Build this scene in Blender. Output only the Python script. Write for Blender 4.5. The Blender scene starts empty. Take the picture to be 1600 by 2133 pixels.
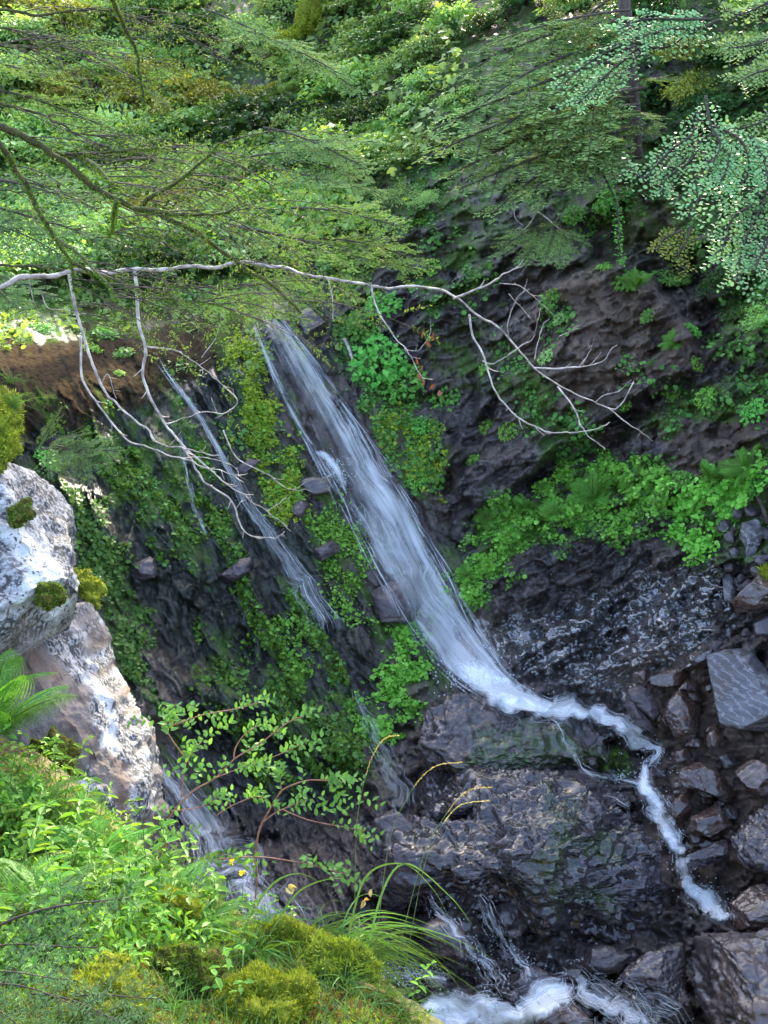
import bpy, bmesh, math
import numpy as np
from mathutils import Vector, Matrix, Quaternion
rng = np.random.default_rng(11)
sc = bpy.context.scene
COL = sc.collection
R = math.radians
# ------------------------------------------------------------------ camera frame
PITCH = R(12); TV = math.tan(R(23)); HW = 1066.5
Fv = np.array([0, math.cos(PITCH), -math.sin(PITCH)]); Uv = np.array([0, math.sin(PITCH), math.cos(PITCH)]); Rv = np.array([1., 0, 0])
def P(px, py, d):
    px = np.asarray(px, float); py = np.asarray(py, float); d = np.asarray(d, float)
    tx = (px-800)/HW*TV; ty = (HW-py)/HW*TV
    return d[..., None]*(Fv + tx[..., None]*Rv + ty[..., None]*Uv)
def ppm(d): return HW/TV/d           # photo pixels per metre at depth d
def smooth(x, a, b):
    t = np.clip((x-a)/(b-a), 0, 1); return t*t*(3-2*t)
def nrm(v): return v/np.maximum(np.linalg.norm(v, axis=-1, keepdims=True), 1e-9)
# ------------------------------------------------------------------ noise
def _h(ix, iy, iz, s):
    h = (ix.astype(np.uint32)*np.uint32(374761393) + iy.astype(np.uint32)*np.uint32(668265263) + iz.astype(np.uint32)*np.uint32(2246822519) + np.uint32((s*3266489917) & 0xffffffff))
    h = (h ^ (h >> np.uint32(13)))*np.uint32(1274126177)
    h = h ^ (h >> np.uint32(16))
    return (h & np.uint32(0xffffff)).astype(np.float64)/0xffffff*2-1
def vn(x, y, z=None, s=0):
    x = np.asarray(x, float); y = np.asarray(y, float); z = np.zeros_like(x) if z is None else np.asarray(z, float)
    i, j, k = np.floor(x).astype(np.int64), np.floor(y).astype(np.int64), np.floor(z).astype(np.int64)
    f, g, h = x-i, y-j, z-k
    f, g, h = [t*t*t*(t*(t*6-15)+10) for t in (f, g, h)]
    def L(a, b, t): return a+(b-a)*t
    c = [[[_h(i+a, j+b, k+e, s) for e in (0, 1)] for b in (0, 1)] for a in (0, 1)]
    return L(L(L(c[0][0][0], c[1][0][0], f), L(c[0][1][0], c[1][1][0], f), g), L(L(c[0][0][1], c[1][0][1], f), L(c[0][1][1], c[1][1][1], f), g), h)
def fbm(x, y, z=None, o=4, s=0, g=.5):
    a = 1; t = 0; w = 0
    for k in range(o):
        m = 2.03**k
        t = t + a*vn(x*m+k*7.3, y*m-k*3.1, None if z is None else z*m, s+k); w += a; a *= g
    return t/w
# ------------------------------------------------------------------ mesh building
def make_mesh(name, V, F, mat=None, attrs=None, uv=None, smooth_on=True):
    """F: list of int arrays (n,k)"""
    me = bpy.data.meshes.new(name)
    V = np.asarray(V, np.float32)
    F = [np.asarray(f, np.int32) for f in (F if isinstance(F, list) else [F]) if len(f)]
    me.vertices.add(len(V)); me.vertices.foreach_set('co', V.ravel())
    lo = np.concatenate([f.ravel() for f in F]); cnt = np.concatenate([np.full(len(f), f.shape[1], np.int32) for f in F])
    st = np.concatenate([[0], np.cumsum(cnt)[:-1]]).astype(np.int32)
    me.loops.add(len(lo)); me.loops.foreach_set('vertex_index', lo)
    me.polygons.add(len(cnt)); me.polygons.foreach_set('loop_start', st)
    me.polygons.foreach_set('use_smooth', np.full(len(cnt), smooth_on, bool))
    if uv is not None:
        u = me.uv_layers.new(name='UVMap'); u.data.foreach_set('uv', np.asarray(uv, np.float32)[lo].ravel())
    for k, a in (attrs or {}).items():
        a = np.asarray(a, np.float32)
        if a.ndim == 1:
            at = me.attributes.new(k, 'FLOAT', 'POINT'); at.data.foreach_set('value', a)
        else:
            at = me.attributes.new(k, 'FLOAT_COLOR', 'POINT')
            at.data.foreach_set('color', np.concatenate([a, np.ones((len(a), 1), np.float32)], 1).ravel())
    me.update(calc_edges=True); me.validate()
    if mat: me.materials.append(mat)
    return me
def link(name, me, parent=None, loc=(0, 0, 0)):
    o = bpy.data.objects.new(name, me); COL.objects.link(o); o.location = loc
    if parent is not None: o.parent = parent
    return o
def tag(o, label=None, cat=None, group=None, kind=None):
    if label: o['label'] = label
    if cat: o['category'] = cat
    if group: o['group'] = group
    if kind: o['kind'] = kind
    return o
def empty(name, loc, label, cat, group=None):
    o = link(name, None, None, loc); o.empty_display_size = .1
    return tag(o, label, cat, group)
def copy_tree(root, loc, quat=None, scale=1, label=None, group=None):
    r = root.copy(); COL.objects.link(r); r.location = loc
    if quat is not None: r.rotation_mode = 'QUATERNION'; r.rotation_quaternion = quat
    r.scale = (scale,)*3
    if label: r['label'] = label
    if group: r['group'] = group
    for ch in root.children:
        c = ch.copy(); COL.objects.link(c); c.parent = r
        for g in ch.children:
            d = g.copy(); COL.objects.link(d); d.parent = c
    return r
class MB:
    def __init__(s): s.V = []; s.F = []; s.A = []; s.U = []; s.n = 0
    def add(s, V, F, a=None, uv=None):
        V = np.asarray(V, float)
        for f in (F if isinstance(F, list) else [F]): s.F.append(np.asarray(f)+s.n)
        s.V.append(V); s.A.append(np.zeros(len(V)) if a is None else np.broadcast_to(np.asarray(a, float), (len(V),)))
        s.U.append(np.zeros((len(V), 2)) if uv is None else uv); s.n += len(V)
    def mesh(s, name, mat, off=None, sm=True):
        V = np.concatenate(s.V); by = {}
        for f in s.F: by.setdefault(f.shape[1], []).append(f)
        if off is not None: V = V-np.asarray(off)
        return make_mesh(name, V, [np.concatenate(v) for v in by.values()], mat, {'a': np.concatenate(s.A)}, np.concatenate(s.U), sm)
def resample(pts, n):
    pts = np.asarray(pts, float); t = np.concatenate([[0], np.cumsum(np.linalg.norm(np.diff(pts, axis=0), axis=1))])
    # Catmull-Rom through the points
    m = len(pts); u = np.linspace(0, t[-1], n); out = []
    seg = np.clip(np.searchsorted(t, u, 'right')-1, 0, m-2); f = ((u-t[seg])/np.maximum(t[seg+1]-t[seg], 1e-9))[:, None]
    p0 = pts[np.maximum(seg-1, 0)]; p1 = pts[seg]; p2 = pts[seg+1]; p3 = pts[np.minimum(seg+2, m-1)]
    return .5*((2*p1)+(-p0+p2)*f+(2*p0-5*p1+4*p2-p3)*f*f+(-p0+3*p1-3*p2+p3)*f**3)
def tube(mb, pts, r0, r1=None, sides=6, wob=0, a=None, seed=0):
    pts = np.asarray(pts, float); n = len(pts); r1 = r0 if r1 is None else r1
    r = np.linspace(r0, r1, n) if np.isscalar(r0) else np.asarray(r0)
    t = nrm(np.gradient(pts, axis=0)); ref = np.array([0.13, .3, 1.]); s = nrm(np.cross(t, ref)); b = np.cross(s, t)
    th = np.linspace(0, 2*math.pi, sides, endpoint=False)
    rr = r[:, None]*(1+wob*np.random.default_rng(seed).uniform(-1, 1, (n, sides)))
    V = pts[:, None]+rr[..., None]*(np.cos(th)[None, :, None]*s[:, None]+np.sin(th)[None, :, None]*b[:, None])
    i = np.arange(n-1)[:, None]*sides; j = np.arange(sides)[None]; j2 = (j+1) % sides
    F = np.stack([i+j, i+j2, i+sides+j2, i+sides+j], -1).reshape(-1, 4)
    V = np.concatenate([V.reshape(-1, 3), pts[:1], pts[-1:]]); c0 = n*sides
    k = np.arange(sides); k2 = (k+1) % sides
    T = np.concatenate([np.stack([k2, k, np.full(sides, c0)], -1), np.stack([(n-1)*sides+k, (n-1)*sides+k2, np.full(sides, c0+1)], -1)])
    mb.add(V, [F, T], a)
def leaves(mb, pos, axis, normal, size, w=.55, fold=.12, a=None, curl=.0, shape='leaf'):
    pos = np.asarray(pos, float); N = len(pos); x = nrm(np.broadcast_to(axis, (N, 3))); n = np.broadcast_to(normal, (N, 3))
    y = nrm(np.cross(n, x)); z = np.cross(x, y); size = np.broadcast_to(size, (N,))
    if shape == 'leaf':
        L = np.array([[0, 0, 0], [.3, .42*w/.5*.5*2, fold], [.68, .34*w, fold*.8], [1, 0, -curl], [.68, -.34*w, fold*.8], [.3, -.42*w, fold]]); L[1, 1] = .42*w
        Fq = np.array([[0, 3, 2, 1], [0, 5, 4, 3]])
    elif shape == 'lobed':   # three-lobed leaflet group
        L = np.array([[0, 0, 0], [.25, .5*w, .02], [.55, .62*w, fold], [.55, .2*w, .02], [.8, .3*w, fold], [1, 0, -curl], [.8, -.3*w, fold], [.55, -.2*w, .02], [.55, -.62*w, fold], [.25, -.5*w, .02]])
        Fq = np.array([[0, 3, 2, 1], [0, 9, 8, 7], [3, 0, 7, 5], [3, 5, 4, 4], [7, 6, 5, 5]])
    elif shape == 'round':
        th = np.linspace(0, 2*math.pi, 7)[:-1]; L = np.stack([.5-.5*np.cos(th), .5*w*np.sin(th)*1.2, fold*np.abs(np.sin(th))], 1)
        Fq = np.array([[0, 1, 2, 3], [0, 3, 4, 5]])
    elif shape == 'blade':
        L = np.array([[0, .0, 0], [.45, .5*w, 0], [1, 0, -curl], [.45, -.5*w, 0]]); Fq = np.array([[0, 1, 2, 3]])
    V = pos[:, None]+size[:, None, None]*(L[None, :, :1]*x[:, None]+L[None, :, 1:2]*y[:, None]+L[None, :, 2:]*z[:, None])
    k = len(L); base = (np.arange(N)*k)[:, None, None]
    if shape == 'lobed':
        q = (base+Fq[None, :3]).reshape(-1, 4); t = (base+np.array([[3, 5, 4], [7, 6, 5]])[None]).reshape(-1, 3); F = [q, t]
    else: F = [(base+Fq[None]).reshape(-1, 4)]
    if a is not None: a = np.repeat(np.broadcast_to(a, (N,)), k)
    mb.add(V.reshape(-1, 3), F, a)
def rdir(n, r=None):
    r = r or rng; return nrm(r.normal(size=(n, 3)))
def ribbon_blade(mb, pts, w0, a=None, taper=1.):
    pts = np.asarray(pts, float); n = len(pts); t = nrm(np.gradient(pts, axis=0))
    s = nrm(np.cross(t, np.array([.2, 1, .1])+rng.normal(0, .4, 3))); u = np.linspace(0, 1, n)
    w = w0*np.minimum(1, (1-u)*2.2+.04)*np.minimum(1, .5+u*3)
    up = np.cross(s, t)
    V = np.concatenate([pts-s*w[:, None]+up*w[:, None]*.35, pts, pts+s*w[:, None]+up*w[:, None]*.35]); i = np.arange(n-1)
    F = np.concatenate([np.stack([i, i+1, n+i+1, n+i], -1), np.stack([n+i, n+i+1, 2*n+i+1, 2*n+i], -1)])
    mb.add(V, F, np.tile(u if a is None else np.full(n, a), 3))
# ------------------------------------------------------------------ materials
def newmat(name):
    m = bpy.data.materials.new(name); m.use_nodes = True; nt = m.node_tree; nt.nodes.clear()
    return m, nt, lambda t, **kw: _node(nt, t, kw)
def _node(nt, t, kw):
    n = nt.nodes.new(t)
    for k, v in kw.items():
        if k == 'i':
            for a, b in v.items():
                if isinstance(b, bpy.types.NodeSocket): nt.links.new(b, n.inputs[a])
                else: n.inputs[a].default_value = b
        else: setattr(n, k, v)
    return n
def rgb(c): return (*c, 1)
def mix(N, f, a, b, mode='MIX'):
    n = N('ShaderNodeMix', data_type='RGBA', blend_type=mode)
    for i, v in ((0, f), (6, a), (7, b)):
        if isinstance(v, bpy.types.NodeSocket): n.id_data.links.new(v, n.inputs[i])
        else: n.inputs[i].default_value = v if i == 0 else rgb(v)
    return n.outputs[2]
def math_(N, op, a, b=0., c=None, clamp=False):
    n = N('ShaderNodeMath', operation=op, use_clamp=clamp)
    for i, v in enumerate((a, b, c)):
        if v is None: continue
        if isinstance(v, bpy.types.NodeSocket): n.id_data.links.new(v, n.inputs[i])
        else: n.inputs[i].default_value = v
    return n.outputs[0]
def ramp(N, f, a, b, c0=(0, 0, 0), c1=(1, 1, 1)):
    n = N('ShaderNodeValToRGB', i={0: f}); e = n.color_ramp.elements
    e[0].position = a; e[0].color = rgb(c0); e[1].position = b; e[1].color = rgb(c1); return n.outputs[0]
def noise(N, vec, scale, detail=4, rough=.55, dist=0.):
    return N('ShaderNodeTexNoise', i={'Vector': vec, 'Scale': scale, 'Detail': detail, 'Roughness': rough, 'Distortion': dist}).outputs[0]
def leaf_mat(name, dark, light, tip=None, trans=.4, rough=.42, tcol=None, spec=.12):
    m, nt, N = newmat(name)
    ri = N('ShaderNodeNewGeometry').outputs['Random Per Island']
    c = mix(N, ri, dark, light)
    ob = N('ShaderNodeObjectInfo').outputs['Random']
    c = N('ShaderNodeHueSaturation', i={'Hue': math_(N, 'MULTIPLY_ADD', ob, .03, .485), 'Value': math_(N, 'MULTIPLY_ADD', ob, .5, .75), 'Color': c}).outputs[0]
    if tip:
        at = N('ShaderNodeAttribute', attribute_name='a').outputs['Fac']; c = mix(N, at, c, tip)
    p = N('ShaderNodeBsdfPrincipled', i={'Base Color': c, 'Roughness': rough, 'Specular IOR Level': spec})
    tc = mix(N, 1., c, tcol or (1.5, 1.35, .5), 'MULTIPLY')
    t = N('ShaderNodeBsdfTranslucent', i={0: tc})
    o = N('ShaderNodeMixShader', i={0: trans, 1: p.outputs[0], 2: t.outputs[0]})
    N('ShaderNodeOutputMaterial', i={0: o.outputs[0]}); return m
def simple_mat(name, c0, c1, scale=20, rough=.7, bump=.3, coords='Object', spec=.4, stretch=(1, 1, 1), coat=0, dist=.01):
    m, nt, N = newmat(name)
    v = N('ShaderNodeMapping', i={0: N('ShaderNodeTexCoord').outputs[coords], 3: stretch}).outputs[0]
    f = noise(N, v, scale, 5); c = mix(N, ramp(N, f, .35, .68), c0, c1)
    b = N('ShaderNodeBump', i={'Strength': bump, 'Distance': dist, 'Height': noise(N, v, scale*3, 5)})
    p = N('ShaderNodeBsdfPrincipled', i={'Base Color': c, 'Roughness': rough, 'Specular IOR Level': spec, 'Normal': b.outputs[0], 'Coat Weight': coat, 'Coat Roughness': .12})
    N('ShaderNodeOutputMaterial', i={0: p.outputs[0]}); return m
def rock_mat(name, c0, c1, c2=None, rough=(.2, .5), scale=3, bump=.5, coat=.5, vein=0., coords='Object', glint_speck=.25):
    m, nt, N = newmat(name)
    tc = N('ShaderNodeTexCoord').outputs[coords]
    v = N('ShaderNodeMapping', i={0: tc, 2: (.5, .3, .8), 3: (1, 1, 3.2)}).outputs[0]
    f = noise(N, v, scale, 7, .62, .4); c = mix(N, ramp(N, f, .36, .66), c0, c1)
    c = mix(N, math_(N, 'MULTIPLY', ramp(N, noise(N, tc, 26, 6, .7), .54, .64), glint_speck), c, (.20, .18, .19))  # pale specks paint sky glints into the rock colour
    if c2: c = mix(N, ramp(N, noise(N, tc, scale*.8, 4), .5, .66), c, c2)
    if vein:
        vv = N('ShaderNodeTexWave', i={'Vector': v, 'Scale': 2.6, 'Distortion': 9, 'Detail': 7, 'Detail Scale': 2.5, 'Detail Roughness': .7}).outputs['Fac']
        c = mix(N, math_(N, 'MULTIPLY', ramp(N, vv, .8, 1.), vein), c, (.42, .42, .45))
    ma = N('ShaderNodeAttribute', attribute_name='a').outputs['Fac']; mf = math_(N, 'MULTIPLY', ma, ramp(N, noise(N, tc, 14, 5, .65), .38, .55)); c = mix(N, mf, c, mix(N, ramp(N, noise(N, tc, 45, 4), .35, .65), (.016, .032, .010), (.06, .095, .02)))
    rdg = N('ShaderNodeTexNoise', noise_type='RIDGED_MULTIFRACTAL', normalize=True, i={'Vector': v, 'Scale': scale*1.3, 'Detail': 7, 'Roughness': .6, 'Distortion': .3}).outputs[0]
    c = mix(N, ramp(N, rdg, .55, .9), c, (.012, .010, .010))
    h = math_(N, 'ADD', math_(N, 'MULTIPLY', rdg, -1.2), math_(N, 'MULTIPLY', noise(N, tc, scale*11, 5, .6), .35))
    b = N('ShaderNodeBump', i={'Strength': bump, 'Distance': .09, 'Height': h})
    r = N('ShaderNodeMapRange', i={0: noise(N, tc, scale*1.7, 4), 1: .35, 2: .65, 3: rough[0], 4: rough[1]}).outputs[0]
    p = N('ShaderNodeBsdfPrincipled', i={'Base Color': c, 'Roughness': r, 'Normal': b.outputs[0], 'Coat Weight': coat, 'Coat Roughness': .12, 'Coat IOR': 1.5, 'Specular IOR Level': .5})
    N('ShaderNodeOutputMaterial', i={0: p.outputs[0]}); return m
M = {}
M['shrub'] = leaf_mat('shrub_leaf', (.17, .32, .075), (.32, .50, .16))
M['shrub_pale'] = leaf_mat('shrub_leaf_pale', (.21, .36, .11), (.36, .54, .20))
M['shrub_gold'] = leaf_mat('shrub_leaf_gold', (.17, .20, .03), (.32, .33, .06))  # yellowed leaf colour paints sunlight into the foliage
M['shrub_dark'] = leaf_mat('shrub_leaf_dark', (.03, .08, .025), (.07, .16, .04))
M['fir'] = leaf_mat('fir_needles', (.11, .19, .055), (.19, .29, .08), tip=(.30, .45, .15), trans=.25, rough=.9, spec=0.)
M['fir_blue'] = leaf_mat('fir_needles_blue', (.055, .12, .045), (.10, .18, .065), tip=(.17, .28, .10), trans=.2, rough=.9, spec=0.)
M['hemlock'] = leaf_mat('hemlock_needles', (.08, .15, .03), (.18, .27, .05), tip=(.26, .40, .08), trans=.35, rough=.9, spec=0.)
M['beech'] = leaf_mat('beech_leaf', (.13, .26, .09), (.24, .41, .16), trans=.22, rough=.33)
M['clover'] = leaf_mat('cover_leaf', (.12, .34, .035), (.27, .56, .09), trans=.3)
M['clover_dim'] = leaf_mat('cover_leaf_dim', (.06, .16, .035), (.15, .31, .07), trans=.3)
M['plant'] = leaf_mat('cliff_plant_leaf', (.08, .26, .04), (.18, .44, .08), trans=.35)
M['herb'] = leaf_mat('herb_leaf', (.10, .25, .03), (.22, .40, .07), trans=.35)
M['fern'] = leaf_mat('fern_leaf', (.08, .22, .03), (.16, .34, .06), trans=.4)
M['huckle'] = leaf_mat('bush_leaf', (.09, .26, .05), (.19, .44, .11), trans=.4)
M['grass'] = leaf_mat('grass_blade', (.06, .16, .04), (.15, .28, .08), trans=.3, rough=.35)
M['grass_dry'] = leaf_mat('dry_blade', (.16, .10, .03), (.30, .20, .07), trans=.3)
M['gold'] = leaf_mat('seed_head', (.45, .33, .10), (.6, .46, .18), trans=.3)
M['red_leaf'] = leaf_mat('withered_leaf', (.10, .03, .02), (.18, .06, .04), trans=.3)
M['yellow'] = leaf_mat('yellow_petal', (.7, .5, .02), (.85, .65, .05), trans=.3)
M['moss_y'] = leaf_mat('moss_tuft_yellow', (.13, .18, .014), (.32, .38, .04), trans=.3, rough=.8)
M['moss_g'] = leaf_mat('moss_tuft_green', (.055, .11, .012), (.14, .23, .03), trans=.3, rough=.8)
M['moss_base'] = simple_mat('moss_cushion', (.07, .085, .01), (.19, .22, .02), 25, .95, .6, spec=.1)
M['moss_dark'] = simple_mat('moss_dark', (.03, .03, .008), (.09, .085, .015), 25, .95, .6, spec=.1)
M['bark'] = simple_mat('bark', (.035, .024, .018), (.09, .07, .05), 30, .85, .5, stretch=(1, 1, .3))
M['bark_moss'] = simple_mat('mossy_bark', (.03, .026, .012), (.09, .085, .02), 30, .9, .5)
M['pale_bark'] = simple_mat('pale_bark', (.16, .13, .12), (.58, .50, .43), 17, .6, .5)
M['red_stem'] = simple_mat('red_stem', (.20, .075, .04), (.32, .15, .08), 40, .5, .1)
M['green_stem'] = simple_mat('green_stem', (.08, .12, .03), (.14, .2, .05), 40, .6, .1)
M['dead_wood'] = simple_mat('dead_wood', (.13, .065, .03), (.32, .18, .09), 10, .85, .5, stretch=(.3, 1, 1))
M['slate'] = rock_mat('wet_slate', (.016, .012, .014), (.07, .055, .056), (.085, .056, .046))
M['brown_rock'] = rock_mat('wet_brown_rock', (.03, .015, .011), (.10, .055, .037), (.07, .055, .052), rough=(.15, .4), coat=.8)
M['grey_slab'] = rock_mat('grey_slab', (.04, .035, .035), (.11, .10, .105), (.06, .04, .032), rough=(.3, .55), bump=.12, scale=3.4, coat=.3, vein=.3)
M['purple_rock'] = rock_mat('purple_rock', (.03, .022, .025), (.085, .060, .064), rough=(.35, .6), coat=.1)
M['glint_rock'] = rock_mat('glint_rock', (.013, .008, .011), (.062, .042, .050), rough=(.1, .3), scale=7, bump=1., coat=1, glint_speck=.35)
# ------------------------------------------------------------------ terrain: gorge with the falls cliff, right wall, hillside and stream bed
CP = [(-700,-500,40),(0,-500,40),(500,-500,40),(1000,-500,33),(1500,-500,26),(2300,-500,22),
(-700,0,28),(0,0,27),(400,0,27),(800,0,24),(1050,0,20),(1300,0,17.5),(1600,0,16),(2300,0,13),
(-700,300,22),(0,300,23),(400,300,23),(700,280,21),(850,250,19),(1000,300,17),(1300,300,15.6),(1600,300,14.6),(2300,300,11.5),
(-700,550,17.5),(0,550,19),(300,550,19.2),(540,560,18.6),(700,500,17.6),(800,450,17),(950,500,16.1),(1250,500,15),(1600,500,14.1),(2300,550,10.5),
(0,640,16.5),(150,640,17),(300,650,17),(470,655,16.5),(-700,680,15),
(0,750,13.2),(150,760,14),(300,735,15.2),(450,700,15.9),(540,645,16.4),(640,660,16.2),
(-700,900,11.5),(0,900,12.2),(150,880,13),(300,900,14),(450,900,14.6),(600,900,15),
(0,1200,11),(200,1200,12.1),(400,1200,13.1),(600,1200,13.8),(750,1200,14.1),
(0,1500,10),(200,1500,11),(400,1500,12.1),(600,1500,12.7),(760,1480,13),
(200,1800,9.6),(400,1800,10.6),(600,1800,11.2),(750,1750,11.6),(-700,1600,8.5),
(300,2000,9),(500,2000,9.7),(700,2000,10),
(650,850,15.3),(750,1050,14.7),(850,1250,14.2),(1000,1400,13.5),(720,700,16.2),(830,850,15.6),(900,1000,15.1),(960,1200,14.5),
(800,600,16.5),(950,700,15.8),(1000,850,15.4),(1100,700,15),(1250,700,14.4),(1500,700,13.4),(1600,650,13),(2300,900,9.8),
(1150,1080,14.2),(1400,1000,13.4),(1600,1000,12.6),(1050,1200,14.2),
(1150,1250,13.8),(1400,1250,12.9),(1600,1200,12),
(1200,1400,13.1),(1400,1400,12.3),(1600,1400,11.6),(2300,1500,8.8),
(950,1480,12.9),(1100,1550,12.6),(1250,1500,12.8),(1000,1650,12.2),(1300,1620,12.1),
(900,1700,11.8),(1150,1750,11.5),(1350,1800,11.2),(1550,1750,11),
(900,1900,10.8),(1150,1950,10.6),(1400,1950,10.4),(1600,2000,10),
(900,2080,10.1),(1150,2100,9.9),(1500,2130,9.6),(1000,2500,8.6),(400,2500,8),(-700,2500,7),(2300,2500,7.6),(-700,2000,7.5),(2300,2000,8.2)]
CP = np.array(CP, float)
def tps_fit(X, y):
    X = np.asarray(X, float)/1000; n = len(X); D = np.linalg.norm(X[:, None]-X[None], axis=-1)
    K = np.where(D > 0, D*D*np.log(np.maximum(D, 1e-9)), 0)+np.eye(n)*2e-4
    Q = np.concatenate([np.ones((n, 1)), X], 1); A = np.block([[K, Q], [Q.T, np.zeros((3, 3))]])
    w = np.linalg.solve(A, np.concatenate([y, np.zeros(3)])); return X, w
def tps_eval(fit, x, y):
    X, w = fit; x = np.asarray(x, float)/1000; y = np.asarray(y, float)/1000; t = w[-3]+w[-2]*x+w[-1]*y
    for k in range(len(X)):
        r2 = (x-X[k, 0])**2+(y-X[k, 1])**2; t = t+w[k]*.5*r2*np.log(np.maximum(r2, 1e-12))
    return t
tf = tps_fit(CP[:, :2], CP[:, 2])
gx = np.concatenate([np.arange(-700, -40, 14), np.arange(-40, 1640, 3.6), np.arange(1640, 2301, 14)])
gy = np.concatenate([np.arange(-500, -40, 14), np.arange(-40, 2180, 3.6), np.arange(2180, 2500, 14)])
GX, GY = np.meshgrid(gx, gy)
D0 = tps_eval(tf, GX, GY)
def sdist(poly, x, y):
    p = np.asarray(poly, float); q = np.roll(p, -1, 0); d = np.full(np.shape(x), 1e18); ins = np.zeros(np.shape(x), bool)
    for (ax, ay), (bx, by) in zip(p, q):
        ex, ey = bx-ax, by-ay; wx, wy = x-ax, y-ay; t = np.clip((wx*ex+wy*ey)/(ex*ex+ey*ey+1e-9), 0, 1)
        d = np.minimum(d, (wx-t*ex)**2+(wy-t*ey)**2)
        c = ((ay > y) != (by > y)) & (x < (bx-ax)*(y-ay)/((by-ay) if by != ay else 1e-9)+ax); ins ^= c
    return np.where(ins, 1, -1)*np.sqrt(d)
NW1 = fbm(GX/45, GY/45, o=3, s=91); NW2 = fbm(GX/16, GY/16, o=2, s=95)
def pm(poly, soft=14, rough=26, fine=8, x=None, y=None):
    if x is None: s = sdist(poly, GX, GY)+NW1*rough+NW2*fine
    else: s = sdist(poly, x, y)+fbm(x/45, y/45, o=3, s=91)*rough+fbm(x/16, y/16, o=2, s=95)*fine
    return smooth(s, -soft, soft)
def pmany(polys, **k):
    m = 0
    for p in polys: m = np.maximum(m, pm(p, **k))
    return m
def rot(a): return GX*math.cos(a)+GY*math.sin(a), -GX*math.sin(a)+GY*math.cos(a)
fallx = np.interp(gy, [-500, 400, 650, 960, 1200, 1400, 1500, 2500], [700, 760, 680, 860, 960, 1060, 900, 700])[:, None]
leftw = 1-smooth(GX-fallx, -40, 60); low = smooth(GY, 1380, 1480)*smooth(GX, 760, 860); hill = 1-smooth(GY, 420, 600)
leftw = leftw*(1-low); rightw = (1-leftw)*(1-low)
def facets(u, v, s):
    iu, iv = np.floor(u), np.floor(v); best = np.full(u.shape, 9e9); h = np.zeros(u.shape)
    for a in (-1, 0, 1):
        for b in (-1, 0, 1):
            ci = (iu+a).astype(np.int64); cj = (iv+b).astype(np.int64); z = np.zeros_like(ci)
            dx = u-(ci+.5+.48*_h(ci, cj, z, s)); dy = v-(cj+.5+.48*_h(ci, cj, z, s+1)); d = dx*dx+dy*dy; m = d < best
            best = np.where(m, d, best); h = np.where(m, _h(ci, cj, z, s+2)*.5+dx*_h(ci, cj, z, s+3)*1.1+dy*_h(ci, cj, z, s+4)*1.1, h)
    return h
al, ac = rot(R(61))
wl = fbm(GX/90, GY/90, o=2, s=4)*14
strl = fbm(al/170, (ac+wl)/26, o=4, s=1, g=.6)*.09 + np.abs(fbm(al/95+3, (ac+wl)/15, o=4, s=2, g=.6))*-.13 + fbm(GX/120, GY/120, o=3, s=3)*.24 + fbm(al/40, ac/9, o=3, s=5, g=.6)*.035
blk = np.floor((al+fbm(GX/60, GY/60, o=2, s=7)*60)/120+fbm(ac/70, ac*0, o=1, s=8)*1.4)
strl = strl+(_h(blk.astype(np.int64), np.floor(ac/55+.8*fbm(al/80, ac/80, o=2, s=9)).astype(np.int64), np.zeros_like(blk, dtype=np.int64), 3))*.055
ar, rc = rot(R(-29))
wr = fbm(GX/110, GY/110, o=2, s=14)*22
strr = fbm(ar/150, (rc+wr)/24, o=4, s=11, g=.55)*.07 - np.abs(fbm(ar/130, (rc+wr)/34, o=4, s=12))*.26 + fbm(GX/140, GY/140, o=3, s=13)*.26 + fbm(ar/24, rc/9, o=3, s=18, g=.6)*.05
wc = fbm(GX/50, GY/50, o=3, s=19)*40
strr = strr+_h(np.floor((ar+wc)/74).astype(np.int64), np.floor((rc+wr+wc*.4)/27).astype(np.int64), np.zeros(GX.shape, np.int64), 5)*.065
saw = ((rc+wr*1.3)/46+.4*fbm(ar/100, rc/60, o=2, s=15)) % 1.0
strr = strr+(saw-.5)*.13*smooth(fbm(GX/120, GY/120, o=2, s=16), -.25, .3)
strr = strr-np.abs(fbm(ar/60, (rc+wr)/10, o=3, s=17))*.06
lump = fbm(GX/95, GY/75, o=4, s=21)*.34-np.abs(fbm(GX/42, GY/34, o=3, s=22))*.14+fbm(GX/14, GY/12, o=3, s=23)*.05
wq = fbm(GX/34, GY/34, o=3, s=25)*9
strl = strl+facets((al+wq)/95, (ac+wq)/30, 300)*.085+facets((al+wq)/36, (ac+wq)/14, 310)*.03
strr = strr+facets((ar+wq)/88, (rc+wq)/34, 320)*.21+facets((ar+wq)/34, (rc+wq)/15, 330)*.075
lump = lump+facets((GX+wq*2)/62, (GY+wq*2)/44, 340)*.11+facets((GX+wq)/24, (GY+wq)/18, 350)*.04
Doff = leftw*strl+rightw*strr+low*lump
Doff = Doff*(1-.3*hill)+fbm(GX/9, GY/9, o=3, s=31)*.018
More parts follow.
